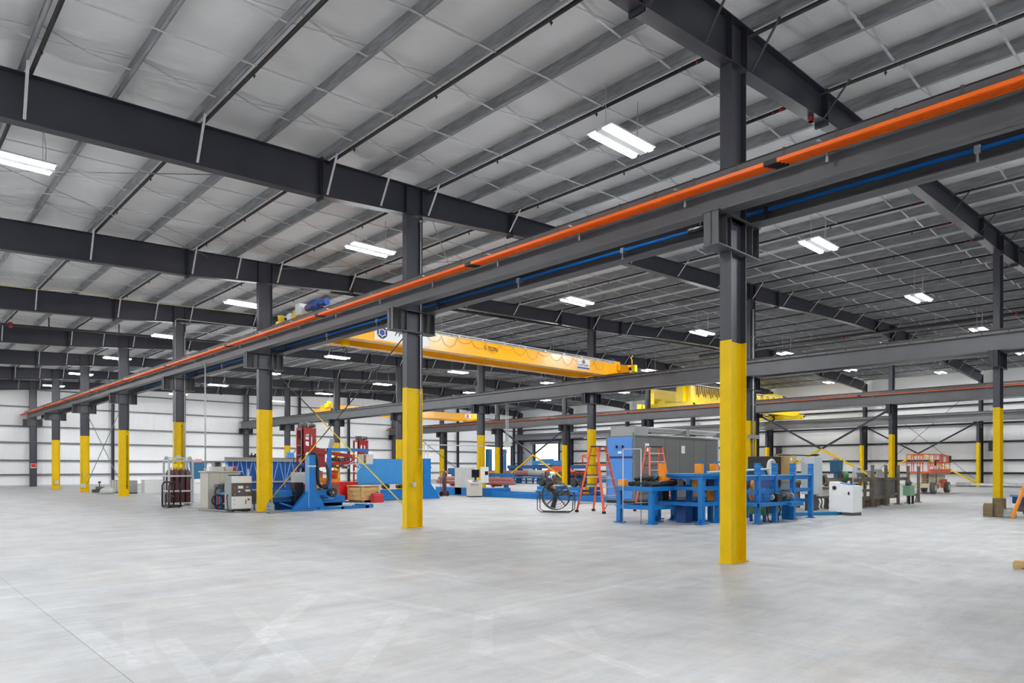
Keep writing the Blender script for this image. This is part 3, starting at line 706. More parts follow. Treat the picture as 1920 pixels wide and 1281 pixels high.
MB().tube([(-.02, .3, .62), (-.06, .25, .5), (-.09, .1, .2), (-.12, -.05, .02), (-.05, -.25, .02)], .018, 8).obj('power_lead', BLACK, t)

# water jug
t = T('water_jug', 'clear blue plastic water jug on the floor at a yellow column', 'water jug', (-.30, 17.12, 0))
MB().lathe((0, 0, 0), [(.11, 0), (.135, .02), (.135, .09), (.128, .10), (.135, .12), (.135, .2), (.128, .21), (.135, .23), (.135, .30), (.09, .36), (.035, .40), (.03, .44)], 20).obj('bottle', WATER, t)
MB().cyl((0, 0, .44), (0, 0, .465), .034, n=10).obj('cap', NAVY, t)
tag(MB().tube([(-1.45, 20.7, .015), (-1.5, 20.0, .015), (-1.3, 19.2, .015), (-1.22, 18.5, .015), (-.9, 18.1, .015), (-.35, 17.8, .015), (.3, 17.5, .015), (1.4, 17.3, .015)], .014, 6).obj('floor_cable', CHAR), 'dark cable trailing over the floor past the chiller and water jug', 'cable')
tag(MB().bar((-1.15, 22.6, .02), (-.85, 18.35, .02), .09, .03).obj('floor_strip', PGREY), 'flat grey strip lying on the floor along the cabinet and chiller', 'strip')
t = T('grey_switch_box', 'small dark grey box behind the water jug column beside the chiller', 'box', (-.1, 19.1, 0))
MB().box(0, 0, .3, .3, .3, .72, .01).obj('case_body', CHAR, t); MB().box(.1, .1, 0, .14, .14, .3).obj('leg', CHAR, t); MB().box(0, -.01, .74, .3, .3, .77).obj('lid', LGREY, t)

# blue lattice fence of the welding line
t = T('lattice_barrier', 'deep blue lattice panel under a grey beam, behind the chiller', 'machine frame', (.62, 23.6, 0))
MB().box(0, -.06, 1.84, 3.6, .10, 2.02).box(0, -.09, 1.84, 3.6, -.06, 1.87).box(0, -.09, 1.99, 3.6, -.06, 2.02).obj('top_beam', PGREY, t)
MB().box(0.03, .0, .55, 3.55, .03, 1.84).obj('back_panel', mat('lattice_blue_paint', (.003, .075, .32), .4), t)
for k in range(6):
    x0 = .06 + k * .58
    for a, b_ in (((x0, 1.82), (x0 + .2, 1.0)), ((x0 + .5, 1.82), (x0 + .3, 1.0))):
        MB().bar((a[0], -.02, a[1]), (b_[0], -.02, b_[1]), .035, .03, (0, 1, 0)).obj('diagonal_rib', LBLUE, t)
    MB().box(x0 + .24, -.035, .7, x0 + .27, -.005, 1.84).obj('upright_rib', LBLUE, t)
MB().box(0, -.08, .92, 3.6, .02, 1.0).obj('middle_rail', PGREY, t)
MB().box(0, -.2, .0, 3.6, .3, .55).obj('lower_trunk', MBLUE, t)
t = T('top_motor', 'light blue motor on the grey beam of the lattice panel', 'motor', (3.45, 23.55, 2.02))
MB().box(-.12, -.1, 0, .2, .15, .12, .02).cyl((-.1, 0, .16), (.16, 0, .16), .1, n=12).obj('motor_body', CBLUE, t)
MB().tube([(.2, 0, .2), (.3, 0, .35), (.42, 0, .33), (.45, 0, .05)], .015, 6).obj('lead', BLACK, t)
t = T('beam_valve', 'small black valve cluster on the grey beam near its free end', 'valve', (1.75, 23.6, 2.02))
MB().box(-.1, -.08, 0, .1, .08, .1).cyl((0, 0, .1), (0, 0, .2), .03, n=8).cyl((.15, 0, 0), (.15, 0, .16), .04, n=8).obj('valve_body', BLACK, t)
MB().ring((.25, 0, .08), .08, .015, 'y', 16).obj('hose', BLACK, t)

# manipulator: blue floor track, carriage, mast
t = T('floor_track', 'bright blue bed of the welding manipulator, low on the floor behind the water jug', 'machine base', (.55, 18.35, 0))
MB().box(0, .35, .30, 2.2, .95, .48, .01).obj('upper_bed', MBLUE, t)
MB().box(0, .25, .50, 2.05, .45, .72, .01).obj('front_rail', MBLUE, t, 'pale-topped front rail')
MB().box(0, .2, .40, 2.1, .26, .44).obj('rack_strip', BLACK, t)
MB().box(0, .5, 0.0, 2.4, 1.3, .30).obj('lower_bed', DBLUE, t)
MB().box(.2, -.08, 0, 1.6, .5, .05).bar((.1, .1, .28), (.75, -.05, .04), .3, .05).obj('floor_plate', MBLUE, t)
m = MB()
for i in range(9):
    for j in range(5): m.cyl((.70 + .075 * j, .08, .28 + .085 * i), (.70 + .075 * j, .2, .28 + .085 * i), .04, n=6)
m.box(.68, .12, .24, 1.02, .5, 1.02)
m.obj('drag_chain', BLACK, t)
t = T('blue_mast', 'upright bright blue mast with a flared foot and black hose loop, behind the water jug', 'mast', (1.67, 18.05, 0))
MB().box(-.13, -.13, .05, .13, .13, 2.06, .006).obj('mast_post', MBLUE, t)
MB().box(-.16, -.135, .1, -.13, .135, 2.0).obj('edge_strip', LBLUE, t)
m = MB().prism([(-.75, 0), (.55, 0), (.55, .05), (.16, .75), (-.13, .75), (-.75, .06)], 'y', -.12, -.08).prism([(-.7, 0), (.5, 0), (.5, .05), (.14, .75), (-.13, .75), (-.7, .06)], 'y', .08, .12)
m.box(-.8, -.3, 0, .6, .3, .05)
m.obj('flared_foot', MBLUE, t)
MB().box(-.2, -.15, 1.6, .14, -.12, 1.66).obj('clamp', LGREY, t)
MB().tube([(-.1, .05, 2.0), (.05, .05, 2.14), (.2, .02, 2.1), (.27, 0, 1.8), (.27, 0, 1.25), (.3, 0, 1.0), (.42, .02, .86), (.6, .05, .85), (.74, .08, .96), (.78, .1, 1.15), (.78, .14, 1.5), (.74, .2, 1.7)], .065, 10).obj('hose_loop', BLACK, t)
t = T('steel_base_frame', 'flat blue floor frame reaching forward from the manipulator toward open concrete', 'machine base', (1.85, 17.7, 0))
MB().box(0, 0, .0, 2.1, .12, .10).box(0, .7, 0, 2.1, .82, .10).box(1.95, 0, 0, 2.3, .82, .14).box(.9, 0, 0, 1.0, .82, .08).obj('base_frame', MBLUE, t)
MB().bar((.5, .3, .07), (1.6, .45, .10), .05, .05).bar((.8, .6, .05), (1.9, .3, .07), .04, .04).bar((.4, .5, .05), (1.2, .2, .07), .04, .04).obj('loose_rods', ALU, t)
# carriage with rollers
t = T('roller_carriage', 'blue carriage with two black drilled rollers, right of the blue mast', 'roller carriage', (2.05, 18.75, 0))
MB().box(0, 0, .20, 1.45, .7, .46, .01).box(0.1, .1, .05, 1.35, .6, .20).obj('carriage_bed', MBLUE, t)
MB().box(.05, -.006, .36, .95, 0, .39).obj('scale_strip', LBLUE, t)
MB().box(.3, .2, .46, .9, .6, .72, .02).obj('gear_case', MBLUE, t); MB().cyl((.4, .3, .78), (.62, .3, .78), .08, n=10).obj('amber_motor', AMB, t)
MB().cyl((.62, .3, .82), (.82, .3, .82), .1, n=12).obj('black_motor', BLACK, t)
for x in (.32, .92):
    r = MB().cyl((x, -.02, .60), (x, .12, .60), .175, n=24).obj('roller', BLACK, t)
    m = MB()
    for k in range(6): a = k * PI / 3; m.cyl((x + .115 * math.cos(a), -.03, .60 + .115 * math.sin(a)), (x + .115 * math.cos(a), -.018, .60 + .115 * math.sin(a)), .018, n=8)
    m.cyl((x, -.03, .60), (x, -.018, .60), .05, n=12)
    m.obj('roller_hub', PGREY, r)

# red column and boom
def red_column(X, Y, H, label, both=True):
    t = T('red_column', label, 'machine column', (X, Y, 0))
    # ladder side faces -x, drilled plate faces -y
    MB().box(0, 0, .3, .07, .07, H).box(0, .42, .3, .07, .49, H).obj('ladder_post', MRED, t)
    m = MB()
    for z in (.9, 1.25, 1.7, 2.05, 2.45, H - .07):
        if z < H: m.box(.005, 0, z, .065, .49, z + .06)
    m.obj('ladder_rungs', MRED, t)
    m = MB()
    z = .3; holes = [(1.0, 1.4), (1.75, 2.2), (2.45, H - .22)]
    m.box(.02, 0, .3, .16, .03, H).box(.46, 0, .3, .62, .03, H); zz_ = .3
    for a, b_ in holes: m.box(.16, 0, zz_, .46, .03, a); zz_ = b_
    m.box(.16, 0, zz_, .46, .03, H)
    for a, b_ in holes:
        for xx, s in ((.16, 1), (.46, -1)):
            for zc, q in ((a, 1), (b_, -1)): m.prism([(xx, zc), (xx + s * .06, zc), (xx, zc + q * .06)], 'y', 0, .03)
    m.obj('drilled_plate', MRED, t)
    MB().box(.55, .42, .3, .62, .49, H).box(.07, .44, 1.6, .55, .48, 1.68).box(.07, .44, H - .5, .55, .48, H - .42).obj('rear_post', MRED, t)
    MB().box(-.1, -.1, 0, .72, .6, .3).obj('base_block', DBLUE, t)
    MB().box(0, 0, H, .62, .49, H + .03).obj('cap_plate', MRED, t)
    mo = MB().cyl((.02, .2, H + .14), (.5, .2, H + .14), .11, n=12).cyl((.5, .2, H + .14), (.66, .2, H + .14), .085, n=12).box(.1, .05, H + .03, .2, .35, H + .1).obj('top_motor', CHAR, t, 'grey motor')
    MB().cyl((.28, .2, H + .14), (.34, .2, H + .14), .125, n=12).obj('flange', PGREY, mo)
    return t
rc = red_column(2.28, 20.0, 3.15, 'tall red column with lightening holes and a grey motor on top, behind the blue mast')
MB().box(.0, -.28, 1.55, .5, -.05, 1.78, .03).cyl((-.35, -.16, 1.66), (.0, -.16, 1.66), .12, n=12).obj('drive_motor', NAVY, rc, 'navy blue drive motor')
MB().tube([(-.3, -.2, 1.8), (-.45, -.2, 1.7), (-.45, -.2, 1.9), (-.2, -.2, 2.05), (.1, -.1, 2.1)], .014, 6).obj('motor_lead', BLACK, rc)
t = T('operator_box', 'beige square box mounted low on the red column, left of the blue mast', 'box', (1.5, 19.1, .94))
MB().box(0, 0, 0, .5, .25, .46, .012).obj('case_body', BEIGE, t); MB().box(.02, -.006, .02, .48, 0, .44).obj('door', LGREY, t)
b = T('red_boom', 'long tapering red truss boom running level from the tall red column', 'machine boom', (2.9, 20.15, 1.55))
m = MB().prism([(0, 0), (0, .85), (.15, .85), (.55, .70), (.55, .58), (.1, .58), (.1, .3), (.55, .22), (.5, .1), (.15, 0)], 'y', 0, .04)
m.bar((.5, .02, .66), (1.75, .02, .50), .06, .15).bar((.5, .02, .16), (1.75, .02, .26), .06, .13)
for x, a, c in ((.62, .18, .62), (1.0, .2, .58), (1.4, .24, .54), (1.72, .25, .5)): m.box(x, 0, a, x + .05, .04, c)
m.bar((.65, .02, .3), (1.0, .02, .5), .03, .04)
m2 = bmesh.new(); m.obj('boom_truss', MRED, b); m2.free()
MB().box(.02, .04, .05, .5, .5, .8).obj('boom_root', MRED, b)
MB().box(.7, .05, .28, 1.65, .3, .45).cyl((.8, .0, .4), (.9, .0, .4), .05, n=8).cyl((1.1, 0, .36), (1.2, 0, .36), .06, n=8).obj('cable_bundle', CHAR, b)
m = MB()
for k in range(9): a = k * .21; m.cyl((.75 + .1 * k, -.05 + .02 * (k % 3), .12 - .03 * (k % 4)), (.85 + .1 * k, .2, .02 + .05 * (k % 3)), .05, n=8)
m.obj('torch_head', CHAR, b, 'dark torch head with leads')
MB().box(1.35, .0, -.02, 1.6, .25, .2).obj('torch_box', LGREY, b)
MB().tube([(1.5, 0, .15), (1.9, -.05, .2), (2.0, -.05, -.05), (1.75, -.05, -.15)], .02, 6).tube([(1.6, 0, .2), (1.8, -.05, .3), (2.1, -.05, .05), (1.9, -.05, -.2)], .018, 6).obj('white_leads', WHITE, b)
MB().tube([(.6, -.02, .1), (.75, -.06, -.15), (1.0, -.06, -.2), (1.1, -.02, -.02)], .015, 6).obj('black_lead', BLACK, b)
t = T('blue_gantry_arm', 'slim blue post and arm carrying a hanging grey pendant box', 'gantry', (2.95, 19.15, 0))
MB().box(0, -.06, .5, .14, .06, 2.33).obj('post', MBLUE, t)
MB().box(0, -.05, 2.24, 1.85, .05, 2.36).obj('arm', MBLUE, t)
MB().box(-.3, -.3, 0, .5, .3, .5).obj('pedestal', MBLUE, t)
MB().bar((.12, 0, 2.36), (.22, 0, 2.72), .18, .05, (0, 1, 0)).obj('tilted_screen', PGREY, t)
MB().box(1.72, -.03, 2.12, 1.78, .03, 2.24).obj('drop_post', MBLUE, t)
p = MB().box(1.5, -.12, 1.72, 2.02, .2, 2.13, .01).obj('pendant_box', BEIGE, t, 'grey pendant box')
MB().box(1.56, -.127, 1.75, 1.68, -.12, 2.1).obj('open_panel', OLDW, p); MB().box(1.72, -.13, 1.74, 2.0, -.12, 2.11).obj('door', LGREY, p)
red_column(8.15, 25.6, 2.98, 'distant smaller red column rising behind the pendant box and blue plate')
# amber and orange parts beyond the mast
t = T('amber_support', 'amber orange beam on a brown block behind the black hose loop', 'support', (3.2, 20.9, 0))
MB().box(0, 0, .95, 1.3, .3, 1.14, .02).obj('beam', AMB, t); MB().box(.9, .05, 0, 1.3, .3, .9).obj('brown_block', mat('brick_red_block', (.30, .07, .045), .5), t); MB().box(.05, .05, 0, .25, .3, .95).obj('leg', MBLUE, t)
t = T('orange_bucket', 'orange bucket sitting on the amber beam under the torch head', 'bucket', (4.25, 20.95, 1.14))
MB().lathe((0, 0, 0), [(.13, 0), (.17, .32), (.16, .33)], 14).obj('bucket_body', LADO, t); MB().ring((0, 0, .3), .17, .01, 'z', 16).obj('rim', LADO, t)
t = T('salmon_case', 'salmon coloured case beside the orange bucket under the boom', 'case', (3.3, 20.9, 1.14))
MB().box(0, 0, 0, .38, .2, .3, .02).obj('case_body', mat('salmon_plastic', (.7, .2, .13), .5), t); MB().box(.1, .05, .3, .28, .1, .33).obj('handle', BLACK, t)
t = T('red_bin', 'bright red open bin with crumpled white cloth, left of the wooden crate', 'bin', (5.75, 23.2, 0))
MB().prism([(-.5, .08), (.5, .08), (.62, .9), (-.62, .9)], 'y', -.5, .5).obj('bin_body', BRED, t); MB().box(-.66, -.53, .86, .66, .53, .92).obj('rim', BRED, t)
for x in (-.4, .4): wheel(MB(), (x, -.35, .06), .06, .05, 'x').obj('wheel', BLACK, t)
t = T('white_rag', 'crumpled white cloth heaped on the red bin', 'cloth', (5.45, 22.95, .92))
m = MB()
for k in range(7): a = k * .9; m.lathe((.16 * math.cos(a), .14 * math.sin(a), 0), [(.13, 0), (.1, .09 + .02 * (k % 3)), (.02, .15 + .03 * (k % 2))], 8)
m.obj('cloth_heap', PAPER, t)
# wooden crate and toolbox
t = T('wooden_crate', 'pale pine shipping crate with a boarded lid, behind the red toolbox', 'crate', (5.79, 21.36, 0))
m = MB()
for k in range(3): m.box(0.02, .0, .10 + .2 * k, 1.0, .03, .285 + .2 * k).box(0, .02, .10 + .2 * k, .03, 1.16, .285 + .2 * k).box(.97, .02, .10 + .2 * k, 1.0, 1.16, .285 + .2 * k).box(.02, 1.15, .1 + .2 * k, 1.0, 1.18, .285 + .2 * k)
m.box(.03, .03, .1, .97, 1.15, .68)
m.obj('boarded_sides', WOOD, t)
m = MB()
for k in range(5): m.box(-.04, -.03 + .25 * k, .72, 1.04, .215 + .25 * k, .77)
m.obj('lid', WOOD, t)
for x in (.02, .9): MB().box(x, -.02, .10, x + .1, 0, .72).obj('batten', WOOD, t)
for y in (.05, 1.05): MB().box(-.02, y, .1, 0, y + .1, .72).obj('batten', WOOD, t)
for x in (.06, .82): MB().box(x, 0, 0, x + .12, 1.15, .1).obj('skid', OLDW, t)
t = T('toolbox', 'red metal toolbox with a black handle on the floor before the pine crate', 'toolbox', (6.22, 20.95, 0), .12)
MB().box(0, 0, .0, .56, .26, .32, .02).obj('lower_box', mat('toolbox_red', (.5, .03, .04), .35), t)
MB().prism([(0, .32), (.26, .32), (.2, .40), (.06, .40)], 'x', 0, .56).obj('lid', MATS['toolbox_red'], t)
MB().tube([(.2, .13, .40), (.2, .13, .45), (.36, .13, .45), (.36, .13, .40)], .014, 6).obj('handle', BLACK, t)

# big blue plate with flared end foot
t = T('blue_shield_plate', 'large flat blue steel plate standing on a flared foot, behind the socket-box column', 'machine shield', (6.35, 22.6, 0))
MB().box(0, 0, .82, 4.2, .06, 2.0).obj('plate', PLATE, t)
MB().box(0, -.03, .78, 4.2, .1, .84).obj('lower_lip', MBLUE, t)
m = MB().box(3.75, -.06, .05, 4.2, .14, 2.04).prism([(3.1, 0), (4.75, 0), (4.75, .06), (4.2, .75), (3.75, .75), (3.1, .06)], 'y', -.09, -.05).prism([(3.1, 0), (4.75, 0), (4.75, .06), (4.2, .75), (3.75, .75), (3.1, .06)], 'y', .12, .16)
m.obj('end_foot', MBLUE, t)
MB().box(4.2, .0, 1.55, 4.28, .08, 1.62).box(4.2, .02, 1.3, 4.26, .08, 1.5).obj('bolt_lug', DBLUE, t)
MB().box(0, -.2, .02, 3.5, .5, .25).box(0, -.1, .25, 3.4, .45, .45).box(.0, -.02, .45, 3.3, .3, .52).obj('bed_beam', MBLUE, t)
m = MB()
for k, x in enumerate((.75, 1.05, 1.6, 2.4, 2.9)): m.cyl((x, -.1, .66), (x, .3, .66), .12 - .02 * (k % 2), n=12)
m.obj('roller_set', BLACK, t)
MB().box(3.2, -.16, .52, 3.6, -.08, .82).obj('terminal_box', LGREY, t)

# hand truck with one cylinder
t = T('cylinder_trolley', 'two-wheeled trolley carrying a single brown gas cylinder near the blue shield', 'trolley', (12.7, 24.2, 0), .2)
MB().tube([(-.12, .14, .1), (-.12, .14, 1.3), (-.05, .2, 1.38), (.05, .2, 1.38), (.12, .14, 1.3), (.12, .14, .1)], .016, 6).box(-.2, -.15, .04, .25, .15, .07).obj('trolley_frame', CHAR, t)
for x in (-.1, .42): wheel(MB(), (x, .14, .14), .14, .06, 'y').obj('wheel', BLACK, t)
MB().cyl((-.1, .14, .14), (.42, .14, .14), .015, n=6).tube([(.1, .1, .8), (.4, .1, .78), (.44, .05, .74)], .016, 6).obj('axle', BLACK, t)
t = T('gas_cylinder', 'single brown gas cylinder strapped to the two-wheeled trolley', 'gas cylinder', (12.7, 24.2, .07))
MB().lathe((0, 0, 0), [(.1, 0), (.115, .03), (.115, 1.1), (.1, 1.2), (.05, 1.3), (.03, 1.33)], 16).obj('cylinder_body', BROWN, t); MB().cyl((0, 0, 1.33), (0, 0, 1.42), .018, n=8).obj('valve', CHROME, t)

# console with monitor
t = T('operator_console', 'beige sloping console with a black monitor on top, on the floor by the blue track', 'console', (13.05, 22.45, 0), -.35)
MB().prism([(0, .06), (.5, .06), (.5, .92), (.05, .80), (0, .78)], 'x', 0, .72).obj('console_body', BEIGE, t)
MB().box(0.03, .02, 0, .69, .48, .06).obj('plinth', BLACK, t)
MB().box(.06, -.008, .62, .5, 0, .72).obj('vent_panel', PGREY, t)
MB().bar((.2, .12, .85), (.55, .22, .89), .12, .02).obj('keyboard', CHAR, t)
mo = MB().box(.22, .28, 1.05, .66, .33, 1.48, .01).obj('monitor', BLACK, t, 'black monitor'); MB().box(.24, .274, 1.08, .64, .28, 1.45).obj('monitor_screen', SCREEN, mo); MB().box(.4, .3, .9, .48, .36, 1.05).obj('monitor_stand', BLACK, mo)
t = T('grey_cabinet', 'plain grey upright cabinet behind the beige console', 'cabinet', (14.15, 24.5, 0))
MB().box(0, 0, .05, 1.0, .6, 1.58, .01).obj('cabinet_body', LGREY, t); MB().box(.03, -.012, .1, .97, 0, 1.54).obj('door', LGREY, t); MB().box(.03, .03, 0, .97, .57, .05).obj('plinth', BLACK, t)
t = T('control_tower', 'narrow light grey control tower with a dark display, beside the beige console', 'cabinet', (14.3, 22.7, 0))
MB().box(0, 0, .75, .32, .32, 1.62, .01).obj('tower_body', WGREY, t); MB().box(.04, -.01, 1.18, .28, 0, 1.38).obj('display', SCREEN, t); MB().box(.1, .1, 0, .2, .2, .75).obj('yellow_leg', YEL, t, 'yellow leg')
# conduit drop frame
t = T('conduit_bridge', 'thin grey conduit bridging over the trolley and dropping to the floor', 'conduit', (12.25, 26.1, 0))
MB().tube([(0, 0, .6), (0, 0, 2.7), (.05, 0, 2.84), (.2, 0, 2.9), (5.2, 0, 2.9)], .03, 8).obj('long_conduit', GALVL, t)
for x in (.5, .75): MB().cyl((x, .02, 0), (x, .02, 2.88), .025, n=8).obj('drop_conduit', GALVL, t)
for z, mt in ((1.6, BLACK), (.9, WGREY)): MB().box(-.12, -.06, z, .28, .06, z + .45).obj('isolator_box', mt, t)
MB().box(.3, -.05, 1.9, .9, .1, 2.05).obj('orange_bracket', LADO, t, 'orange bracket')

# floor rail track with carriages
t = T('rail_track', 'long low blue rail track on the floor behind the drum fan', 'rail track', (14.2, 13.9, 0))
MB().box(0, 0, 0, .2, 14, .27, .01).box(1.3, 0, 0, 1.5, 14, .27, .01).obj('rail_beam', MBLUE, t)
for k in range(8): MB().box(.2, .4 + k * 1.85, .02, 1.3, .6 + k * 1.85, .16).obj('cross_tie', MBLUE, t)
MB().box(-.05, 8.2, .0, 1.5, 13, .46, .01).obj('raised_end', MBLUE, t)
def roll_car(Y, label):
    t = T('track_carriage', label, 'roller carriage', (14.2, Y, .27), 0, 'carriages on the blue rail track')
    MB().box(-.05, 0, 0, 1.5, .85, .17, .01).box(0, .05, .20, 1.45, .8, .38, .01).obj('carriage_bed', MBLUE, t)
    MB().box(-.056, .15, .175, -.05, .6, .2).obj('scale_strip', LBLUE, t)
    for y in (.12, .62):
        r = MB().cyl((.1, y, .58), (.3, y, .58), .2, n=20).obj('roller', BLACK, t)
        m = MB().cyl((.085, y, .58), (.1, y, .58), .05, n=10)
        for k in range(5): a = k * 1.257; m.cyl((.085, y + .125 * math.cos(a), .58 + .125 * math.sin(a)), (.1, y + .125 * math.cos(a), .58 + .125 * math.sin(a)), .03, n=8)
        m.obj('roller_hub', CHAR, r)
    for z in (.03, .25): MB().box(.1, -.12, z, .4, 0, z + .13).obj('buffer', AMB, t)
roll_car(17.75, 'blue carriage with two black rollers on the rail track, left of the drum fan')
roll_car(15.6, 'blue carriage with two black rollers on the rail track, between drum fan and stepladder')

# drum fan
t = T('drum_fan', 'large dark grey drum fan on a tubular stand, on open concrete', 'fan', (7.24, 10.75, 0), -.98)
# fan axis along local y, open mouth toward -y
m = MB(); n = 40
prof = [(.49, -.19), (.505, -.17), (.5, .17), (.49, .19), (.475, .17), (.475, -.17), (.49, -.19)]
rings = [[m.bm.verts.new((r * math.cos(2 * PI * k / n), h_, .60 + r * math.sin(2 * PI * k / n))) for k in range(n)] for r, h_ in prof[:-1]]
for i in range(6):
    A, B = rings[i], rings[(i + 1) % 6]
    for k in range(n):
        q = m.bm.faces.new((A[k], A[(k + 1) % n], B[(k + 1) % n], B[k])); q.smooth = True
FANG = mat('fan_charcoal_paint', (.045, .042, .038), .45)
m.obj('drum', FANG, t)
m = MB()
for y in (-.18, .18):
    for r in (.12, .22, .32, .41): m.ring((0, y, .6), r, .004, 'y', 32, 4)
    for k in range(16): a = k * PI / 8; m.cyl((.06 * math.cos(a), y, .6 + .06 * math.sin(a)), (.485 * math.cos(a), y, .6 + .485 * math.sin(a)), .0035, n=4)
m.obj('wire_guard', FANG, t)
hub = MB().cyl((0, -.12, .6), (0, .12, .6), .09, n=16).obj('motor_hub', BLACK, t)
for k in range(3):
    a0 = 2.35 + k * 2 * PI / 3; m = MB()
    pts = []
    for r, w_, tw in ((.08, .10, .07), (.25, .14, .05), (.45, .17, .035)):
        c_, s_ = math.cos(a0), math.sin(a0)
        for q in (-1, 1): pts.append(Vector((r * c_ - q * w_ * .5 * s_, q * tw, .6 + r * s_ + q * w_ * .5 * c_)))
    for dy in (0, .008):
        vs = [m.bm.verts.new(p + Vector((0, dy, 0))) for p in pts]
        m.bm.faces.new((vs[0], vs[1], vs[3], vs[2])); m.bm.faces.new((vs[2], vs[3], vs[5], vs[4]))
    m.obj('blade', FANG, t)
m = MB()
for a in (.85, 2.1, 3.9, 5.4): m.bar((.08 * math.cos(a), .14, .6 + .08 * math.sin(a)), (.48 * math.cos(a), .14, .6 + .48 * math.sin(a)), .03, .02, (0, 1, 0))
m.obj('motor_strut', FANG, t)
m = MB()
for y in (-.26, .26): m.tube([(-.62, y * .3, .72), (-.63, y, .5), (-.62, y, .12), (-.5, y, .03), (0, y, .025), (.5, y, .03), (.62, y, .12), (.63, y, .5), (.62, y * .3, .72)], .016, 8)
m.cyl((-.62, 0, .6), (-.5, 0, .6), .03, n=10).cyl((.5, 0, .6), (.62, 0, .6), .03, n=10)
for x in (-.36, .36): m.cyl((x, -.26, .025), (x, .26, .025), .014, n=6)
m.obj('tube_stand', BLACK, t)

# stepladders
def ladder(X, Y, rz, label):
    """front (steps) faces local -y"""
    H = 2.34; t = T('stepladder', label, 'stepladder', (X, Y, 0), rz, 'orange fibreglass stepladders')
    F = lambda s, z: Vector((s * (.46 - .23 * z / H), -.62 + .50 * z / H, z)); R = lambda s, z: Vector((s * (.46 - .23 * z / H), .62 - .50 * z / H, z))
    for s in (-1, 1):
        MB().bar(F(s, .06), F(s, H - .05), .035, .09, (0, 1, 0)).obj('front_rail', LADO, t)
        MB().bar(R(s, .06), R(s, H - .05), .03, .07, (0, 1, 0)).obj('rear_rail', LADO, t)
        for q in (F(s, .03), R(s, .03)): MB().box(q.x - .04, q.y - .05, 0, q.x + .04, q.y + .05, .08).obj('foot', BLACK, t)
    for k in range(7):
        z = .31 + k * .295; a = F(-1, z); b_ = F(1, z)
        MB().box(a.x, a.y - .045, z - .012, b_.x, a.y + .045, z + .012).obj('step', ALU, t)
    for k in range(6):
        z = .3 + k * .34; a = R(-1, z); b_ = R(1, z); MB().box(a.x, a.y - .012, z - .02, b_.x, a.y + .012, z + .02).obj('rear_bar', CHAR if k else ALU, t)
    MB().box(-.26, -.15, H - .05, .26, .15, H, .02).obj('top_cap', BLACK, t)
    for s in (-1, 1):
        MB().bar(F(s, 1.25), R(s, 1.25), .008, .025).obj('spreader', ALU, t)
        MB().bar(F(s, .3), F(s * .45, .31 + .0), .02, .02).bar(F(s, .1), Vector((s * .2, F(s, .3).y, .30)), .02, .02).obj('corner_brace', CHAR, t)
    return t
ladder(8.35, 9.75, 0.0, 'orange stepladder standing in the open beside the blue cabinet')
ladder(9.9, 8.5, -.5, 'orange stepladder behind the blue worktable, against the grey enclosure')
# ---------------------------------------------------------------- electrical enclosure line
t = T('electrical_enclosure', 'long dark grey electrical enclosure with blue end doors', 'enclosure', (13.9, 12.3, 0))
MB().box(0, 0, .12, 6.9, 1.58, 2.98).obj('enclosure_body', MGREY, t)
MB().box(.02, .02, 0, 6.88, 1.56, .12).obj('plinth', BLACK, t)
d = MB().box(-.02, .12, 2.08, 0, 1.46, 2.93, .004).obj('upper_door', CBLUE, t, 'blue upper door')
for y in (.62, .95): MB().cyl((-.02, y, 2.5), (-.06, y, 2.5), .05, n=12).box(-.1, y - .015, 2.43, -.05, y + .015, 2.57).obj('rotary_handle', BLACK, d)
MB().box(-.026, .70, 2.2, -.02, .9, 2.3).obj('label_plate', PAPER, d)
d = MB().box(-.02, .12, .2, 0, 1.46, 1.98, .004).obj('lower_door', CBLUE, t, 'blue lower door')
MB().box(-.018, .12, 1.99, 0, 1.46, 2.07).obj('door_gap_rail', NAVY, t)
for z in (2.8, 2.2, 1.8, .4): MB().cyl((-.03, .10, z), (-.03, .10, z + .1), .015, n=6).obj('hinge', PGREY, t)
m = MB()
for x in (1.1, 2.3, 3.5, 4.7, 5.8): m.box(x, -.006, .14, x + .012, 0, 2.96)
m.box(0, -.008, 2.9, 6.9, 0, 2.98).box(0, -.008, .12, 6.9, 0, .2)
m.obj('panel_seams', CHAR, t)
for x, z in ((.75, 2.3), (3.62, 2.25)): MB().box(x, -.01, z, x + .3, -.006, z + .36).obj('posted_notice', PAPER, t)
MB().box(2.9, -.012, 1.2, 3.05, -.006, 1.26).obj('nameplate', LGREY, t)
for x, y in ((.12, .12), (.12, 1.46), (.95, .1)): MB().ring((x, y, 3.05), .07, .016, 'y', 16).obj('lifting_eye', CHAR, t)
t = T('vent_box', 'mid grey sheet metal box on top of the blue-doored enclosure end', 'box', (13.98, 12.36, 2.98))
MB().box(0, 0, 0, 1.0, 1.32, .42, .006).obj('case_body', PGREY, t); MB().box(.0, -.004, .0, 1.0, 0, .02).box(-.004, 0, .4, 0, 1.32, .42).obj('seam', MGREY, t)
t = T('conduit_bank', 'bank of silver conduits lying above the grey enclosure toward the downpipe column', 'conduit', (14.98, 12.5, 0))
m = MB()
for y, z in ((0, 3.36), (.12, 3.30), (.26, 3.22), (0.02, 3.05)): m.cyl((0, y, z), (9.6 - y * 2, y, z), .045, n=8)
m.obj('conduit_run', GALVL, t)
MB().box(3.2, -.06, 3.0, 3.5, .4, 3.42).box(6.4, -.06, 3.0, 6.6, .4, 3.42).obj('strut_clamp', GALV, t)
MB().cyl((4.9, -.08, .12), (4.9, -.08, 3.1), .035, n=8).box(5.9, -.15, .5, 6.0, -.02, 3.0).obj('drop_conduit', GALVL, t)

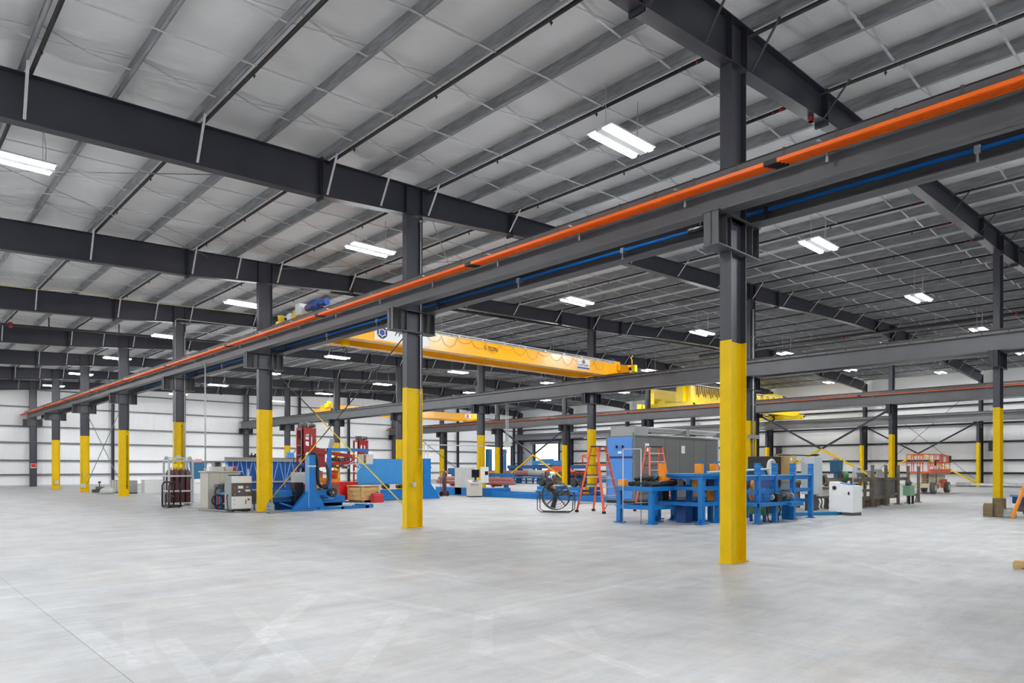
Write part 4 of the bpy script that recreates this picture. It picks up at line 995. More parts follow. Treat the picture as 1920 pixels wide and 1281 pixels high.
# ---------------------------------------------------------------- thin metal door-frame stand
t = T('conduit_stand', 'thin bare metal goalpost stand in front of the blue worktable', 'stand', (5.17, 6.24, 0), math.atan2(5.83 - 6.24, 5.46 - 5.17))
m = MB()
MB().tube([(0, 0, .0), (0, 0, 2.1)], .016, 6).obj('upright', GALVL, t); MB().tube([(.5, 0, .0), (.5, 0, 2.1)], .016, 6).obj('upright', GALVL, t)
MB().cyl((0, 0, 2.1), (.5, 0, 2.1), .016, n=6).obj('crossbar', GALVL, t)
for x in (0, .5): MB().bar((x, -.25, .02), (x, .25, .02), .04, .02).bar((x, -.2, .03), (x, 0, .3), .015, .015).bar((x, .2, .03), (x, 0, .3), .015, .015).obj('foot', GALV, t)

# ---------------------------------------------------------------- blue worktable and roller stands
t = T('worktable', 'low blue steel worktable with splayed feet carrying black hose, behind the goalpost stand', 'worktable', (5.30, 5.30, 0), 0)
L_, Wd = 1.2, 1.95
for x in (.06, Wd):
    for y in (.1, L_): MB().box(x - .07, y - .07, .03, x + .07, y + .07, .94, .006).box(x - .13, y - .13, 0, x + .13, y + .13, .03).obj('leg', MBLUE, t)
MB().box(-.05, -.0, .92, Wd + .1, L_ + .1, 1.04, .006).obj('table_top', MBLUE, t)
m = MB().box(-.0, .1, .40, .1, L_, .52).box(.06, .04, .40, Wd, .14, .52).box(.06, L_ - .05, .4, Wd, L_ + .05, .52)
m.obj('lower_rail', MBLUE, t)
MB().prism([(.12, .92), (.35, .92), (.12, .75)], 'y', .06, .12).obj('knee_plate', MBLUE, t)
t = T('orange_block', 'small orange end block on the corner of the blue worktable', 'block', (5.28, 6.3, 1.04))
MB().box(0, 0, 0, .18, .2, .2, .01).obj('block_body', AMB, t); MB().box(.18, .05, .06, .22, .15, .14).obj('pin', CHAR, t)
t = T('black_hose_bundle', 'bundle of black rubber sleeves lying on the blue worktable', 'hose bundle', (5.55, 5.4, 1.04))
m = MB()
for k in range(7):
    y = .05 + .12 * k
    m.tube([(-.1, y + .05, .07), (.3, y + .02 * (k % 3), .08 + .05 * (k % 2)), (.8, y - .05, .09), (1.25, y + .03, .12), (1.5, y, .07)], .065, 8)
for k in range(4): m.tube([(.0, .1 + .2 * k, .2), (.35, .2 + .15 * k, .27), (.8, .1 + .2 * k, .2), (1.2, .2 + .15 * k, .3), (1.5, .15 + .2 * k, .2)], .05, 8)
m.obj('sleeves', BLACK, t); MB().tube([(.1, -.02, .14), (.5, -.03, .2), (1.0, -.02, .13)], .014, 6).tube([(.6, -.03, .24), (1.2, -.02, .2)], .012, 6).obj('bare_ends', PINK, t)
t = T('grey_switch_block', 'small weathered grey box on the blue worktable beside the hose bundle', 'box', (6.6, 5.36, 1.04))
MB().box(0, 0, 0, .28, .2, .18, .01).obj('case_body', LGREY, t); MB().box(.28, .03, .03, .34, .17, .14).obj('end_plug', BLACK, t)
t = T('black_cylinder_unit', 'black gas strut assembly slung under the worktable end', 'machine unit', (6.65, 5.9, .52))
MB().box(0, 0, 0, .3, .3, .38, .02).obj('unit_body', BLACK, t); MB().tube([(-.02, .0, .3), (-.08, -.05, .1), (.05, -.05, -.05)], .014, 6).obj('hose', BLACK, t)

# tall slotted roller frames: near pair of posts toward the camera
def roller_frame(X, Y, label, n=3, L_=2.0):
    t = T('roller_stand', label, 'roller stand', (X, Y, 0), 0, 'blue roller stands')
    for i in range(n):
        x = i * L_ / (n - 1)
        for y in (0, 1.45):
            MB().box(x - .07, y - .07, .02, x + .07, y + .07, 1.33, .005).box(x - .15, y - .12, 0, x + .15, y + .12, .03).prism([(x - .22, .03), (x + .1, .03), (x + .1, .32)], 'y', y - .02, y + .02).obj('post', MBLUE, t)
    m = MB()
    for z in (.50, .94, 1.25):
        for y in (-.01, 1.46): m.box(0, y - .05, z, L_, y + .05, z + .11)
        for x in (0, L_): m.box(x - .05, 0, z, x + .05, 1.45, z + .1)
    m.obj('cross_rails', MBLUE, t)
    MB().box(-.1, -.1, 1.33, L_ + .1, 1.55, 1.40, .005).obj('top_plate', MBLUE, t)
    return t
f1 = roller_frame(6.35, 4.45, 'blue steel roller stand between the worktable and the tallest foreground column', 3, 1.7)
for x in (.45, 1.25):
    o = MB().prism([(-.1, 1.40), (.28, 1.40), (-.0, 1.74), (-.1, 1.74)], 'y', .35, .42).obj('fin_plate', MBLUE, f1)
    o.location.x = x + .22
    o = MB().box(-.32, .1, 1.40, -.16, .3, 1.68, .01).obj('orange_stop', AMB, f1, 'orange stop'); o.location.x = x
MB().prism([(-.42, 1.04), (.0, 1.04), (.0, 1.30), (-.22, 1.30), (-.22, 1.7), (-.42, 1.7)], 'y', 1.0, 1.12).obj('orange_hook', AMB, f1, 'orange hook')
MB().prism([(1.0, .62), (1.28, .62), (1.28, 1.1), (1.22, 1.24), (1.08, 1.28), (.94, 1.24), (.88, 1.1), (.88, 1.0)], 'y', .3, .4).obj('orange_lever', AMB, f1, 'orange lever plate')
MB().box(.25, .3, .98, .7, .45, 1.22).obj('orange_pad', AMB, f1)
MB().box(.15, .6, .0, .45, .9, .5).box(1.0, .6, 0, 1.2, 1.0, .5).obj('inner_pedestal', DBLUE, f1)
t = T('pale_pipe', 'pale greenish pipe lying on top of the blue roller stand toward the tallest column', 'pipe', (6.9, 4.6, 1.44))
MB().cyl((0, 0, 0), (2.3, -.9, .10), .035, n=10).obj('pipe_body', mat('pale_mint_pipe', (.45, .62, .55), .4), t)
MB().cyl((2.3, -.9, .10), (2.36, -.925, .103), .04, n=10).obj('end_collar', GALVL, t)

f2 = T('post_rack', 'long blue stand with four tall notched posts, right of the tallest foreground column', 'roller stand', (7.7, 3.5, 0), 0, 'blue roller stands')
for i, x in enumerate((0, 1.03, 2.2, 3.46)):
    p = MB().box(x - .065, -.065, .02, x + .065, .065, 1.70, .004).box(x - .12, -.1, 0, x + .12, .1, .025).obj('tall_post', MBLUE, f2)
    MB().box(x - .068, -.068, 1.60, x + .068, .068, 1.612).box(x - .068, -.068, 1.42, x + .068, .068, 1.43).obj('scribe_band', LBLUE, p)
    MB().box(x - .065, 1.4, .02, x + .065, 1.53, 1.34, .004).box(x - .12, 1.35, 0, x + .12, 1.6, .025).obj('rear_post', MBLUE, f2)
m = MB()
for y in (0.02, 1.46): m.box(-.6, y - .045, 1.22, 3.5, y + .045, 1.34).box(-.6, y - .045, .84, 3.5, y + .045, .95)
for x in (0, 1.03, 2.2, 3.46): m.box(x - .045, 0, 1.24, x + .045, 1.46, 1.34).box(x - .045, 0, .5, x + .045, 1.46, .6)
m.obj('long_rails', MBLUE, f2)
MB().box(-.6, 1.2, .95, 3.4, 1.24, 1.24).obj('back_sheet', DBLUE, f2)
MB().box(-.6, -.06, 1.34, 3.45, .05, 1.37).obj('wear_strip', LBLUE, f2)
MB().box(-.3, -.3, .50, 1.9, -.15, .60).box(1.2, -.42, .46, 2.0, -.3, .58).box(-.3, -.2, .5, .0, 1.0, .58).obj('motor_shelf', MBLUE, f2)
for x in (-.25, .6, 1.6): 
    MB().prism([(x, 1.36), (x + .3, 1.36), (x + .1, 1.62), (x, 1.62)], 'y', .7, .76).obj('fin_plate', MBLUE, f2)
for x, y, r in ((1.72, .9, .26), (.15, .9, .22), (1.9, 1.05, .24)):
    MB().cyl((x, y, 1.02 if x > 1 and y < 1 else .78), (x, y + .08, 1.02 if x > 1 and y < 1 else .78), r, n=24).obj('orange_disc', LADO if x < 1 else AMB, f2, 'orange disc')
MB().box(2.3, .1, .66, 2.7, .5, .74).box(2.32, .15, 0, 2.42, .4, .66).obj('side_bracket', MBLUE, f2)
t = T('drive_motor', 'grey finned electric motor on the low shelf of the post rack', 'motor', (8.85, 3.35, .60))
MB().cyl((.1, 0, .14), (.46, 0, .14), .13, n=16).obj('motor_body', mat('motor_grey', (.16, .17, .19), .4), t)
m = MB()
for k in range(7): m.cyl((.13 + k * .045, 0, .14), (.145 + k * .045, 0, .14), .145, n=16)
m.obj('cooling_fins', MATS['motor_grey'], t); MB().cyl((.46, 0, .14), (.56, 0, .14), .115, n=16).obj('fan_cowl', PGREY, t); MB().box(.2, -.08, .26, .36, .08, .33).obj('terminal_box', CHAR, t)
t = T('gear_reducer', 'black gear reducer beside the grey motor on the post rack shelf', 'gearbox', (8.3, 3.3, .60))
MB().box(0, -.1, 0, .3, .15, .24, .03).cyl((.3, 0, .14), (.62, 0, .14), .07, n=12).cyl((-.15, 0, .14), (0, 0, .14), .05, n=10).obj('gear_case', BLACK, t); MB().cyl((-.2, 0, .14), (-.15, 0, .14), .09, n=12).obj('coupling', CHROME, t)
t = T('hydraulic_tank', 'green hydraulic tank on a dark stand under the post rack', 'tank', (8.35, 3.62, 0))
MB().box(0, 0, .22, 1.0, .5, .50, .01).obj('tank_body', mat('tank_green', (.09, .24, .08), .45), t)
MB().box(.62, -.012, .24, .98, 0, .48).obj('front_panel', PGREEN, t)
for x in (.05, .9): MB().box(x, .02, 0, x + .06, .08, .22).box(x, .42, 0, x + .06, .48, .22).obj('leg', DBLUE, t)
MB().tube([(.8, -.02, .5), (.86, -.08, .35), (.82, -.06, .2), (.6, -.05, .12)], .016, 6).tube([(.1, -.02, .5), (-.05, -.1, .3), (.05, -.1, .05), (.3, -.1, .02)], .016, 6).obj('hose', BLACK, t)

# ---------------------------------------------------------------- stack beyond the post rack
t = T('duct_fitting_crate', 'black crate with a pale round duct mouth, behind the notched blue posts', 'crate', (12.95, 5.75, 0))
MB().box(0, 0, .9, .95, .8, 1.98, .02).obj('black_box', mat('matt_black', (.014, .014, .015), .6), t)
MB().box(.05, .05, 0, .9, .75, .9).obj('under_frame', DBLUE, t)
m = MB().ring((.16, -.02, 1.58), .27, .05, 'y', 32, 8); m.obj('duct_mouth', LGREY, t, 'pale round duct mouth')
MB().cyl((.16, -.015, 1.58), (.16, .01, 1.58), .25, n=32).obj('duct_throat', LGREY, t)
t = T('cardboard_carton', 'tall tan cardboard carton with a white label, beside the black crate', 'carton', (13.95, 5.45, 1.12))
MB().box(0, 0, 0, .55, .55, .86, .004).obj('carton_body', CARD, t); MB().box(.0, .26, .86, .55, .28, .864).obj('tape', OLDW, t)
MB().box(.36, -.004, .22, .5, 0, .36).obj('shipping_label', PAPER, t); MB().box(.06, -.004, .72, .18, 0, .82).obj('corner_label', PAPER, t)
MB().box(.3, -.004, .62, .46, 0, .65).obj('printed_mark', CHAR, t)
t = T('carton_pedestal', 'blue-grey pedestal under the tan cardboard carton', 'pedestal', (13.93, 5.45, 0))
MB().box(0, 0, 1.06, .6, .6, 1.12).obj('shelf', PGREY, t); MB().box(.03, .03, 0, .1, .57, 1.06).box(.5, .03, 0, .57, .57, 1.06).obj('leg', PGREY, t)
t = T('pale_blue_cabinet', 'pale blue-grey sheet metal cabinet standing right of the tan carton', 'cabinet', (14.65, 4.85, 0))
PBG = mat('pale_blue_grey', (.52, .58, .63), .35, 0, .05, 2)
MB().box(0, 0, .6, .66, .5, 1.96, .008).obj('cabinet_body', PBG, t); MB().box(.02, -.01, .64, .64, 0, 1.92).obj('door', PBG, t)
MB().box(.1, .1, 0, .56, .4, .6).obj('pedestal', CHAR, t)
t = T('black_sling', 'black lifting sling looped over the carton and pale cabinet', 'sling', (13.6, 5.5, 2.0))
MB().tube([(0, .2, .02), (.4, .1, .03), (.8, .0, .04), (1.2, -.35, .02), (1.55, -.5, .02), (1.62, -.56, .04), (1.5, -.55, .06), (1.3, -.42, .04)], .025, 6).obj('sling_strap', BLACK, t); MB().tube([(-.2, .25, .03), (.3, .2, .06), (.7, .1, .03)], .03, 6).obj('brown_wrap', OLDW, t)

# weathered conveyor machine behind white console
t = T('weathered_machine', 'weathered brown conveyor machine with rollers and pipes, behind the white console', 'machine', (15.2, 5.1, 0))
for x in (0, 1.1, 2.2):
    for y in (0, 1.1): MB().box(x - .06, y - .06, 0, x + .06, y + .06, 1.1).obj('leg', RUST, t)
MB().box(-.1, -.08, .95, 2.4, .06, 1.08).box(-.1, 1.0, .95, 2.4, 1.14, 1.08).box(-.1, -.08, .42, 2.4, .04, .52).obj('side_rail', RUST, t)
m = MB()
for k in range(6): m.cyl((.15 + .38 * k, 0, 1.02), (.15 + .38 * k, 1.08, 1.02), .09, n=12)
m.obj('roller_bed', RUST, t)
m = MB()
for k in range(5): m.bar((.2 + k * .22, .3, 1.1), (.75 + k * .2, .5, 1.62), .06, .05)
m.obj('angled_chute', RUST, t)
for x in (.15, .42): MB().cyl((x, -.22, 1.12), (x, .1, 1.12), .15, n=20).cyl((x, -.24, 1.12), (x, -.2, 1.12), .2, n=20).obj('pipe_flange', RUST, t)
m = MB()
for k in range(6): m.tube([(.1 + .3 * k, -.05, .5), (.18 + .3 * k, -.1, .3), (.05 + .3 * k, -.1, .1), (.3 + .3 * k, -.05, .05)], .025, 6)
for k in range(4): m.cyl((-.1 + .5 * k, .1, .62), (.25 + .5 * k, .1, .62), .11, n=12)
m.obj('hoses_and_valves', CHAR, t)
MB().tube([(-.2, .2, 1.25), (.0, .2, 1.7), (.2, .2, 1.55), (.35, .25, 1.3)], .03, 6).tube([(-.3, .3, 1.2), (-.1, .3, 1.62), (.1, .3, 1.5)], .025, 6).obj('lever_arms', CHAR, t)
t = T('stained_tank', 'stained white tank among the weathered conveyor parts', 'tank', (15.0, 4.75, .52))
MB().box(0, 0, 0, .8, .3, .36, .03).obj('tank_body', LGREY, t); MB().cyl((.1, -.02, .3), (.7, -.02, .3), .06, n=10).obj('feed_pipe', RUST, t)

# white sloped console
t = T('white_console', 'white console with a sloping top and round black port, on bare concrete', 'console', (13.2, 3.75, 0), -1.80)
MB().box(.86, .02, .12, .872, .48, .95).obj('end_panel', WGREY, t)
m = MB(); m.prism([(0, .10), (.86, .10), (.86, .97), (.62, 1.0), (.0, 1.11)], 'y', 0, .5); m.obj('console_body', WGREY, t)
MB().cyl((.2, -.0, .90), (.2, -.03, .90), .065, n=20).cyl((.2, -.03, .9), (.2, -.035, .9), .03, n=12).obj('round_port', BLACK, t)
MB().box(.70, -.03, .68, .74, 0, .78).obj('latch', BLACK, t); MB().cyl((.55, -.0, .70), (.55, -.01, .70), .012, n=8).obj('lock', PGREY, t)
MB().box(.45, .03, 0, .85, .47, .10).obj('plinth', CHAR, t); MB().box(.02, .03, 0, .2, .47, .10).obj('plinth', CHAR, t)
MB().bar((.3, .2, 1.075), (.7, .3, 1.01), .2, .02).obj('control_plate', CBLUE, t)
t = T('teal_floor_beam', 'low teal beam on the floor running to the white console', 'beam', (10.9, 4.6, 0))
MB().bar((0, 0, .05), (2.6, -1.3, .05), .12, .10).obj('beam_body', mat('teal_floor_paint', (.01, .17, .33), .4), t); MB().bar((0, .02, .105), (2.3, -1.12, .105), .03, .02).obj('top_bead', LBLUE, t)

# teal hopper, green press, white monitor stack
t = T('teal_hopper', 'teal plastic hopper on a blue pedestal with a pink lid, behind the white console', 'hopper', (20.3, 6.3, 0))
MB().prism([(-.16, 1.38), (.16, 1.38), (.22, 1.9), (-.22, 1.9)], 'y', -.2, .2).obj('hopper_bin', TEAL, t); MB().box(-.08, -.08, 0, .08, .08, 1.38).obj('pedestal', MBLUE, t); MB().box(-.08, -.1, 1.9, .08, .1, 1.98).obj('lid', mat('pink_plastic', (.75, .3, .3), .5), t, 'pink lid')
t = T('green_machine', 'green rounded machine head beside a white control panel', 'machine', (19.35, 5.75, 0))
MB().cyl((.0, 0, 1.2), (.16, -.18, 1.2), .22, n=20).obj('green_head', mat('leaf_green_paint', (.06, .26, .08), .4), t); MB().box(-.06, -.2, 0, .2, .1, 1.0).obj('pedestal', RUST, t); MB().cyl((-.03, .03, 1.2), (.0, 0, 1.2), .24, n=20).obj('black_flange', BLACK, t)
t = T('switch_cabinet', 'white control panel with small dark switches behind the white console', 'control panel', (20.05, 5.35, 0))
MB().box(0, 0, .9, .45, .2, 1.62, .01).obj('panel_case', WHITE, t); MB().box(.15, .05, 0, .45, .15, .9).obj('stand', RUST, t)
MB().box(.1, -.01, 1.5, .34, 0, 1.54).box(.05, -.01, 1.3, .12, 0, 1.38).box(.25, -.01, 1.26, .4, 0, 1.29).box(.25, -.01, 1.1, .4, 0, 1.13).box(.02, -.01, 1.0, .08, 0, 1.18).obj('switches', BLACK, t)

# ---------------------------------------------------------------- brown steel rack
t = T('stock_rack', 'weathered brown steel rack with plain upright posts and a grey side plate', 'rack', (17.5, 4.35, 0))
for i, (x, z1) in enumerate(((.1, 1.12), (1.42, 1.68), (2.93, 1.68), (4.42, 1.68), (5.73, 1.66), (7.13, 1.64))):
    MB().box(x - .05, -.05, .02, x + .05, .05, z1, .004).box(x - .14, -.12, 0, x + .14, .12, .03).obj('upright', RUST, t)
    if i: MB().box(x - .05, 1.3, .02, x + .05, 1.4, 1.1).obj('rear_upright', RUST, t)
MB().box(0, .08, 1.02, 5.8, .2, 1.16).box(0, 1.2, 1.02, 5.8, 1.32, 1.16).obj('top_rail', RUST, t)
MB().box(1.5, .10, .44, 4.4, .14, 1.02).obj('side_plate', mat('oiled_grey_plate', (.19, .18, .17), .5, .4, .15, 2), t, 'grey side plate')
MB().box(0, .05, .28, 4.5, .2, .44).box(0, .05, .62, 1.4, .15, .72).box(5.8, 0, .3, 7.1, .1, .38).obj('lower_rail', RUST, t)
m = MB()
for x in (.6, 1.2, 2.3, 3.4): m.box(x, .1, .02, x + .3, 1.2, .28)
m.obj('under_blocks', RUST, t)
MB().prism([(6.7, 0), (6.98, 0), (6.98, .3)], 'y', -.05, .05).obj('gusset_foot', RUST, t)
t = T('silver_foil_sheet', 'crumpled silver foil sheets propped on the brown rack', 'foil', (21.2, 5.1, 1.16))
MB().bar((0, 0, 0), (-.3, .1, .3), .3, .04).obj('foil_sheet', SILVER, t); MB().bar((1.1, .05, .0), (.85, .1, .34), .3, .04).obj('foil_sheet', SILVER, t); MB().bar((-1.0, .1, .02), (-1.25, .1, .2), .3, .03).obj('foil_sheet', SILVER, t)
t = T('green_pump_unit', 'pale green pump unit on dark legs between the brown rack posts', 'pump', (22.35, 4.0, 0))
MB().box(0, 0, .36, .55, .3, .80, .01).obj('tank_body', PGREEN, t); [MB().box(x_, .02, 0, x_ + .06, .1, .36).obj('leg', BLACK, t) for x_ in (0, .48)]; MB().cyl((.15, .15, .8), (.15, .15, 1.05), .1, n=12).cyl((.36, .12, .8), (.36, .12, .98), .05, n=10).obj('pump_motor', CHAR, t)

# ---------------------------------------------------------------- scissor lift
t = T('scissor_lift', 'orange and cream scissor lift standing near the side wall', 'scissor lift', (34.5, 6.8, 0))
LFO = mat('lift_orange_paint', (.78, .13, .045), .42, 0, .06, 4); CREAM = mat('lift_cream_paint', (.66, .60, .40), .45, 0, .06, 3)
MB().box(.3, .1, .35, 6.0, 1.5, .62, .02).obj('chassis', CREAM, t)
MB().box(4.2, .05, .3, 6.1, .12, .85, .02).obj('red_side_box', LFO, t, 'orange battery box'); MB().box(2.2, .04, .3, 3.2, .1, .55).obj('red_drive_cover', BRED, t)
TYRE = mat('grey_tyre', (.13, .13, .14), .7)
def lift_wheel(x, y, yh):
    ms = []
    for yy, r, w_ in ((y, .34, .3), (yh, .19, .03)):
        m = wheel(MB(), (0, 0, 0), r, w_, 'y', 20)
        for v in m.bm.verts: v.co = Vector((x + v.co.x / .62, yy + v.co.y, .345 + v.co.z))
        ms.append(m)
    o = ms[0].obj('tyre', TYRE, t); ms[1].obj('wheel_hub', CREAM, o)
for x in (1.0, 5.6):
    for y in (-.02, 1.6):
        lift_wheel(x, y, y - .17 if y < 1 else y + .17)
for k in range(5):
    z = .64 + k * .13
    MB().bar((.6, .25, z), (3.0, .25, z + .05), .07, .09).bar((.6, .25, z + .05), (3.0, .25, z), .06, .09).obj('scissor_arm', CREAM, t)
    MB().box(.35, .2, z, .62, .3, z + .06).box(2.9, .2, z, 3.2, .3, z + .06).obj('pivot_block', BLACK, t)
MB().box(3.3, .2, .62, 6.0, 1.3, 1.22, .02).obj('upper_cover', CREAM, t)
MB().box(0, .0, 1.22, 7.0, 1.6, 1.34).obj('platform_deck', LFO, t); MB().box(0, -.01, 1.34, 7.0, .02, 1.5).obj('toe_board', LFO, t); MB().box(-.05, -.06, 1.2, 1.0, .0, 1.5).obj('step_guard', LFO, t)
m = MB()
for y in (0, 1.55):
    m.box(-.03, y, 2.36, 5.3, y + .05, 2.42).box(-.03, y, 1.85, 5.3, y + .05, 1.9)
    for x in (0, 1.45, 2.1, 3.3, 4.1, 5.0, 6.8): m.box(x - .03, y, 1.34, x + .03, y + .05, 2.4 if x < 6 else 1.9)
m.box(-.03, 0, 2.36, .03, 1.6, 2.42)
m.obj('guard_rail', LFO, t)
MB().box(3.6, -.05, 1.85, 6.2, .04, 2.38, .02).obj('control_panel', LFO, t); MB().box(6.2, -.06, 1.9, 7.0, .3, 2.34, .03).obj('black_console', BLACK, t); MB().box(4.2, -.06, 1.95, 5.0, -.05, 2.28).obj('decal_panel', WHITE, t)
MB().ring((2.9, 0, 1.75), .25, .03, 'y', 16).ring((.45, -.02, 1.62), .28, .03, 'y', 16, 6, 0, PI).obj('hoop', LFO, t)
MB().box(1.75, -.05, 1.7, 1.95, .05, 2.0).obj('manual_holder', BLACK, t)
t.scale = (.62, .8, 1)
t.location = (36.3, 7.1, 0)

# ---------------------------------------------------------------- right-hand edge
t = T('timber_drum', 'weathered brown slatted drum with a white label, before the column near the amber frame', 'drum', (15.91, -.48, 0))
m = MB()
for k in range(18): a = k * 2 * PI / 18; m.bar((.165 * math.cos(a), .165 * math.sin(a), 0), (.165 * math.cos(a), .165 * math.sin(a), .60), .056, .03, (math.cos(a), math.sin(a), 0))
m.cyl((0, 0, .02), (0, 0, .57), .152, n=16); m.obj('staves', OLDW, t)
for z in (.1, .3, .5): MB().ring((0, 0, z), .183, .007, 'z', 24, 5).obj('hoop', RUST, t)
MB().bar((.02, -.195, .06), (.02, -.195, .16), .12, .006, (0, 1, 0)).obj('label_plate', PAPER, t)
t = T('timber_offcut', 'short brown timber offcut leaning beside the slatted drum', 'timber', (15.68, -.33, 0))
MB().box(0, 0, 0, .05, .22, .42).box(.06, .05, 0, .1, .25, .38).obj('board', OLDW, t); MB().box(.0, .0, .42, .06, .22, .45).obj('end_cap', CARD, t)
t = T('amber_trestle', 'amber steel bar frame leaning like an inverted V beside the blue cart', 'frame', (15.53, -.89, 0), -.75)
MB().bar((0, 0, .0), (.42, 0, 1.08), .07, .09, (0, 1, 0)).obj('leg', AMB, t); MB().tube([(.40, 0, 1.05), (.46, 0, 1.12), (.54, 0, 1.06)], .045, 8).obj('bend', AMB, t); MB().bar((.53, 0, 1.06), (.95, 0, .02), .07, .09, (0, 1, 0)).obj('leg', AMB, t)
t = T('blue_cart', 'small blue steel cart with dark wheels at the frame edge beside the amber frame', 'cart', (16.6, -1.02, 0), -.75)
MB().box(0, 0, .40, 1.0, .55, .62, .02).obj('cart_bin', DBLUE, t); MB().box(-.05, -.03, .62, 1.05, .58, .68).obj('rim', CBLUE, t)
for x in (.15, .8): wheel(MB(), (x, .05, .14), .14, .08, 'y').obj('wheel', BLACK, t)
MB().box(.1, .05, .14, .9, .5, .40).obj('undercarriage', CHAR, t)
t = T('wire_coil', 'coil of silver wire on the floor behind the amber frame', 'coil', (15.95, -.72, 0))
m = MB()
for k in range(5): m.ring((0, 0, .04 + .05 * k), .2 - .01 * k, .025, 'z', 24, 6)
m.obj('coil_turns', SILVER, t); MB().cyl((0, 0, 0), (0, 0, .28), .1, n=12).obj('core', CHAR, t)
t = T('timber_pallet', 'pale pine pallet cut off by the frame edge on open floor', 'pallet', (2.53, -3.36, 0), -.2)
m = MB()
for k in range(6): m.box(0, -.92 + .16 * k, .10, 1.2, -.8 + .16 * k, .125)
m.obj('deck_board', WOOD, t)
for x in (0, .55, 1.1):
    MB().box(x, -.92, .02, x + .1, .02, .10).obj('stringer', WOOD, t)
MB().box(0, -.92, 0, 1.2, -.8, .02).box(0, -.1, 0, 1.2, .02, .02).obj('bottom_board', WOOD, t)

t = T('foil_duct', 'silver foil duct lying along the foot of the side wall beside the yellow crane column', 'duct', (56.6, 3.5, 0))
m = MB().cyl((0, 0, .17), (0, 7.2, .17), .17, n=14)
for k in range(18): m.ring((0, .2 + k * .4, .17), .17, .014, 'y', 14, 4)
m.obj('duct_body', SILVER, t)
for k, (y, l) in enumerate(((12.2, 'dark low bundle on the floor at the side wall, right of the scissor lift'), (1.2, 'dark low bundle on the floor at the side wall, beyond the foil duct'))):
    t = T('dark_bundle', l, 'bundle', (56.5, y, 0)); m = MB()
    for q in range(4): m.cyl((.1 * q, 0, .1 + .05 * (q % 2)), (.1 * q, 1.4, .1 + .04 * (q % 2)), .09, n=8)
    m.obj('bundled_lengths', CHAR, t)
# ---------------------------------------------------------------- overhead cranes
def text(s, loc, size, m_, parent, name, rot=(PI / 2, 0, 0), shear=0.0):
    c = bpy.data.curves.new(name, 'FONT'); c.body = s; c.size = size; c.extrude = .004; c.align_x = 'LEFT'; c.shear = shear
    o = bpy.data.objects.new(name, c); COL.objects.link(o); c.materials.append(m_); bpy.context.view_layer.update()
    me = bpy.data.meshes.new_from_object(o.evaluated_get(bpy.context.evaluated_depsgraph_get())); bpy.data.objects.remove(o)
    o = bpy.data.objects.new(name, me); COL.objects.link(o); o.location = loc; o.rotation_euler = rot; o.parent = parent
    if not me.materials: me.materials.append(m_)
    return o
def hexlogo(parent, x, y, z, r):
    """a hexagon inside three open hexagon arms"""
    def pt(a, q): return (x + q * math.sin(a), z + q * math.cos(a))
    m = MB(); A = [k * PI / 3 for k in range(6)]
    m.prism([pt(a, r * .5) for a in A], 'y', y - .006, y); m.obj('logo_core', mat('logo_violet_blue', (.06, .05, .30), .5), parent)
    m = MB()
    for k in (0, 2, 4):
        for j in (k, k + 1):
            a, b_ = A[j % 6] + .06, A[(j + 1) % 6] - .06
            m.prism([pt(a, r), pt(b_, r), pt(b_, r * .66), pt(a, r * .66)], 'y', y - .006, y)
    m.obj('logo_arms', mat('logo_dark_navy', (.02, .015, .06), .5), parent)
INK = mat('black_lettering', (.02, .012, .008), .5); NAVYINK = mat('navy_lettering', (.03, .03, .16), .5)
def bridge(name, label, x0, x1, y0, zb, zt, zrail, mt, w=.42, gap=1.0, ext=.55):
    t = T(name, label, 'overhead crane', (0, 0, 0), 0, 'yellow overhead cranes')
    for k in (0, 1):
        y = y0 + k * (w + gap)
        MB().prism([(x0 + .2, zb + .22), (x0 + 1.3, zb), (x1 - 1.3, zb), (x1 - .2, zb + .22), (x1 - .2, zt), (x0 + .2, zt)], 'y', y, y + w).obj('girder', mt, t)
        MB().box(x0 + .3, y + w / 2 - .03, zt, x1 - .3, y + w / 2 + .03, zt + .05).obj('trolley_rail', RAIL, t)
    L_ = 2 * w + gap
    for x in (x0, x1):
        MB().box(x - .14, y0 - ext, zrail + .04, x + .14, y0 + L_ + ext, zrail + .42, .015).obj('end_truck', mt, t)
        for y in (y0 - ext + .25, y0 + L_ + ext - .25): wheel(MB(), (x, y, zrail + .13), .13, .1, 'x').obj('truck_wheel', RAIL, t)
        for y in (y0 - ext - .12, y0 + L_ + ext): MB().box(x - .05, y, zrail + .15, x + .05, y + .12, zrail + .3).obj('bumper', BLACK, t)
    return t
c1 = bridge('bridge_crane', 'amber double-girder bridge crane over the machine aisle, with a large white logo banner', .48, 17.66, 15.95, 6.2, 6.83, 6.34, CRY)
s = MB().box(3.1, 15.93, 6.26, 5.6, 15.95, 6.80).obj('logo_banner', PAPER, c1, 'white logo banner')
hexlogo(s, 3.42, 15.93, 6.55, .24)
text('FP', (3.95, 15.925, 6.5), .34, NAVYINK, s, 'banner_lettering', shear=.35)
s = MB().box(14.24, 15.93, 6.30, 15.2, 15.95, 6.80).obj('maker_sign', PAPER, c1, 'white maker sign')
hexlogo(s, 14.72, 15.93, 6.66, .11)
text('POWER MAGIC', (14.30, 15.925, 6.46), .115, NAVYINK, s, 'sign_lettering')
MB().box(14.28, 15.924, 6.33, 15.16, 15.93, 6.41).obj('sign_band', NAVYINK, s)
text('5 TON', (8.38, 15.895, 6.5), .25, INK, c1, 'capacity_lettering')
text('5', (16.1, 16.1, 6.235), .2, INK, c1, 'number_lettering', rot=(PI, 0, 0))
m = MB()
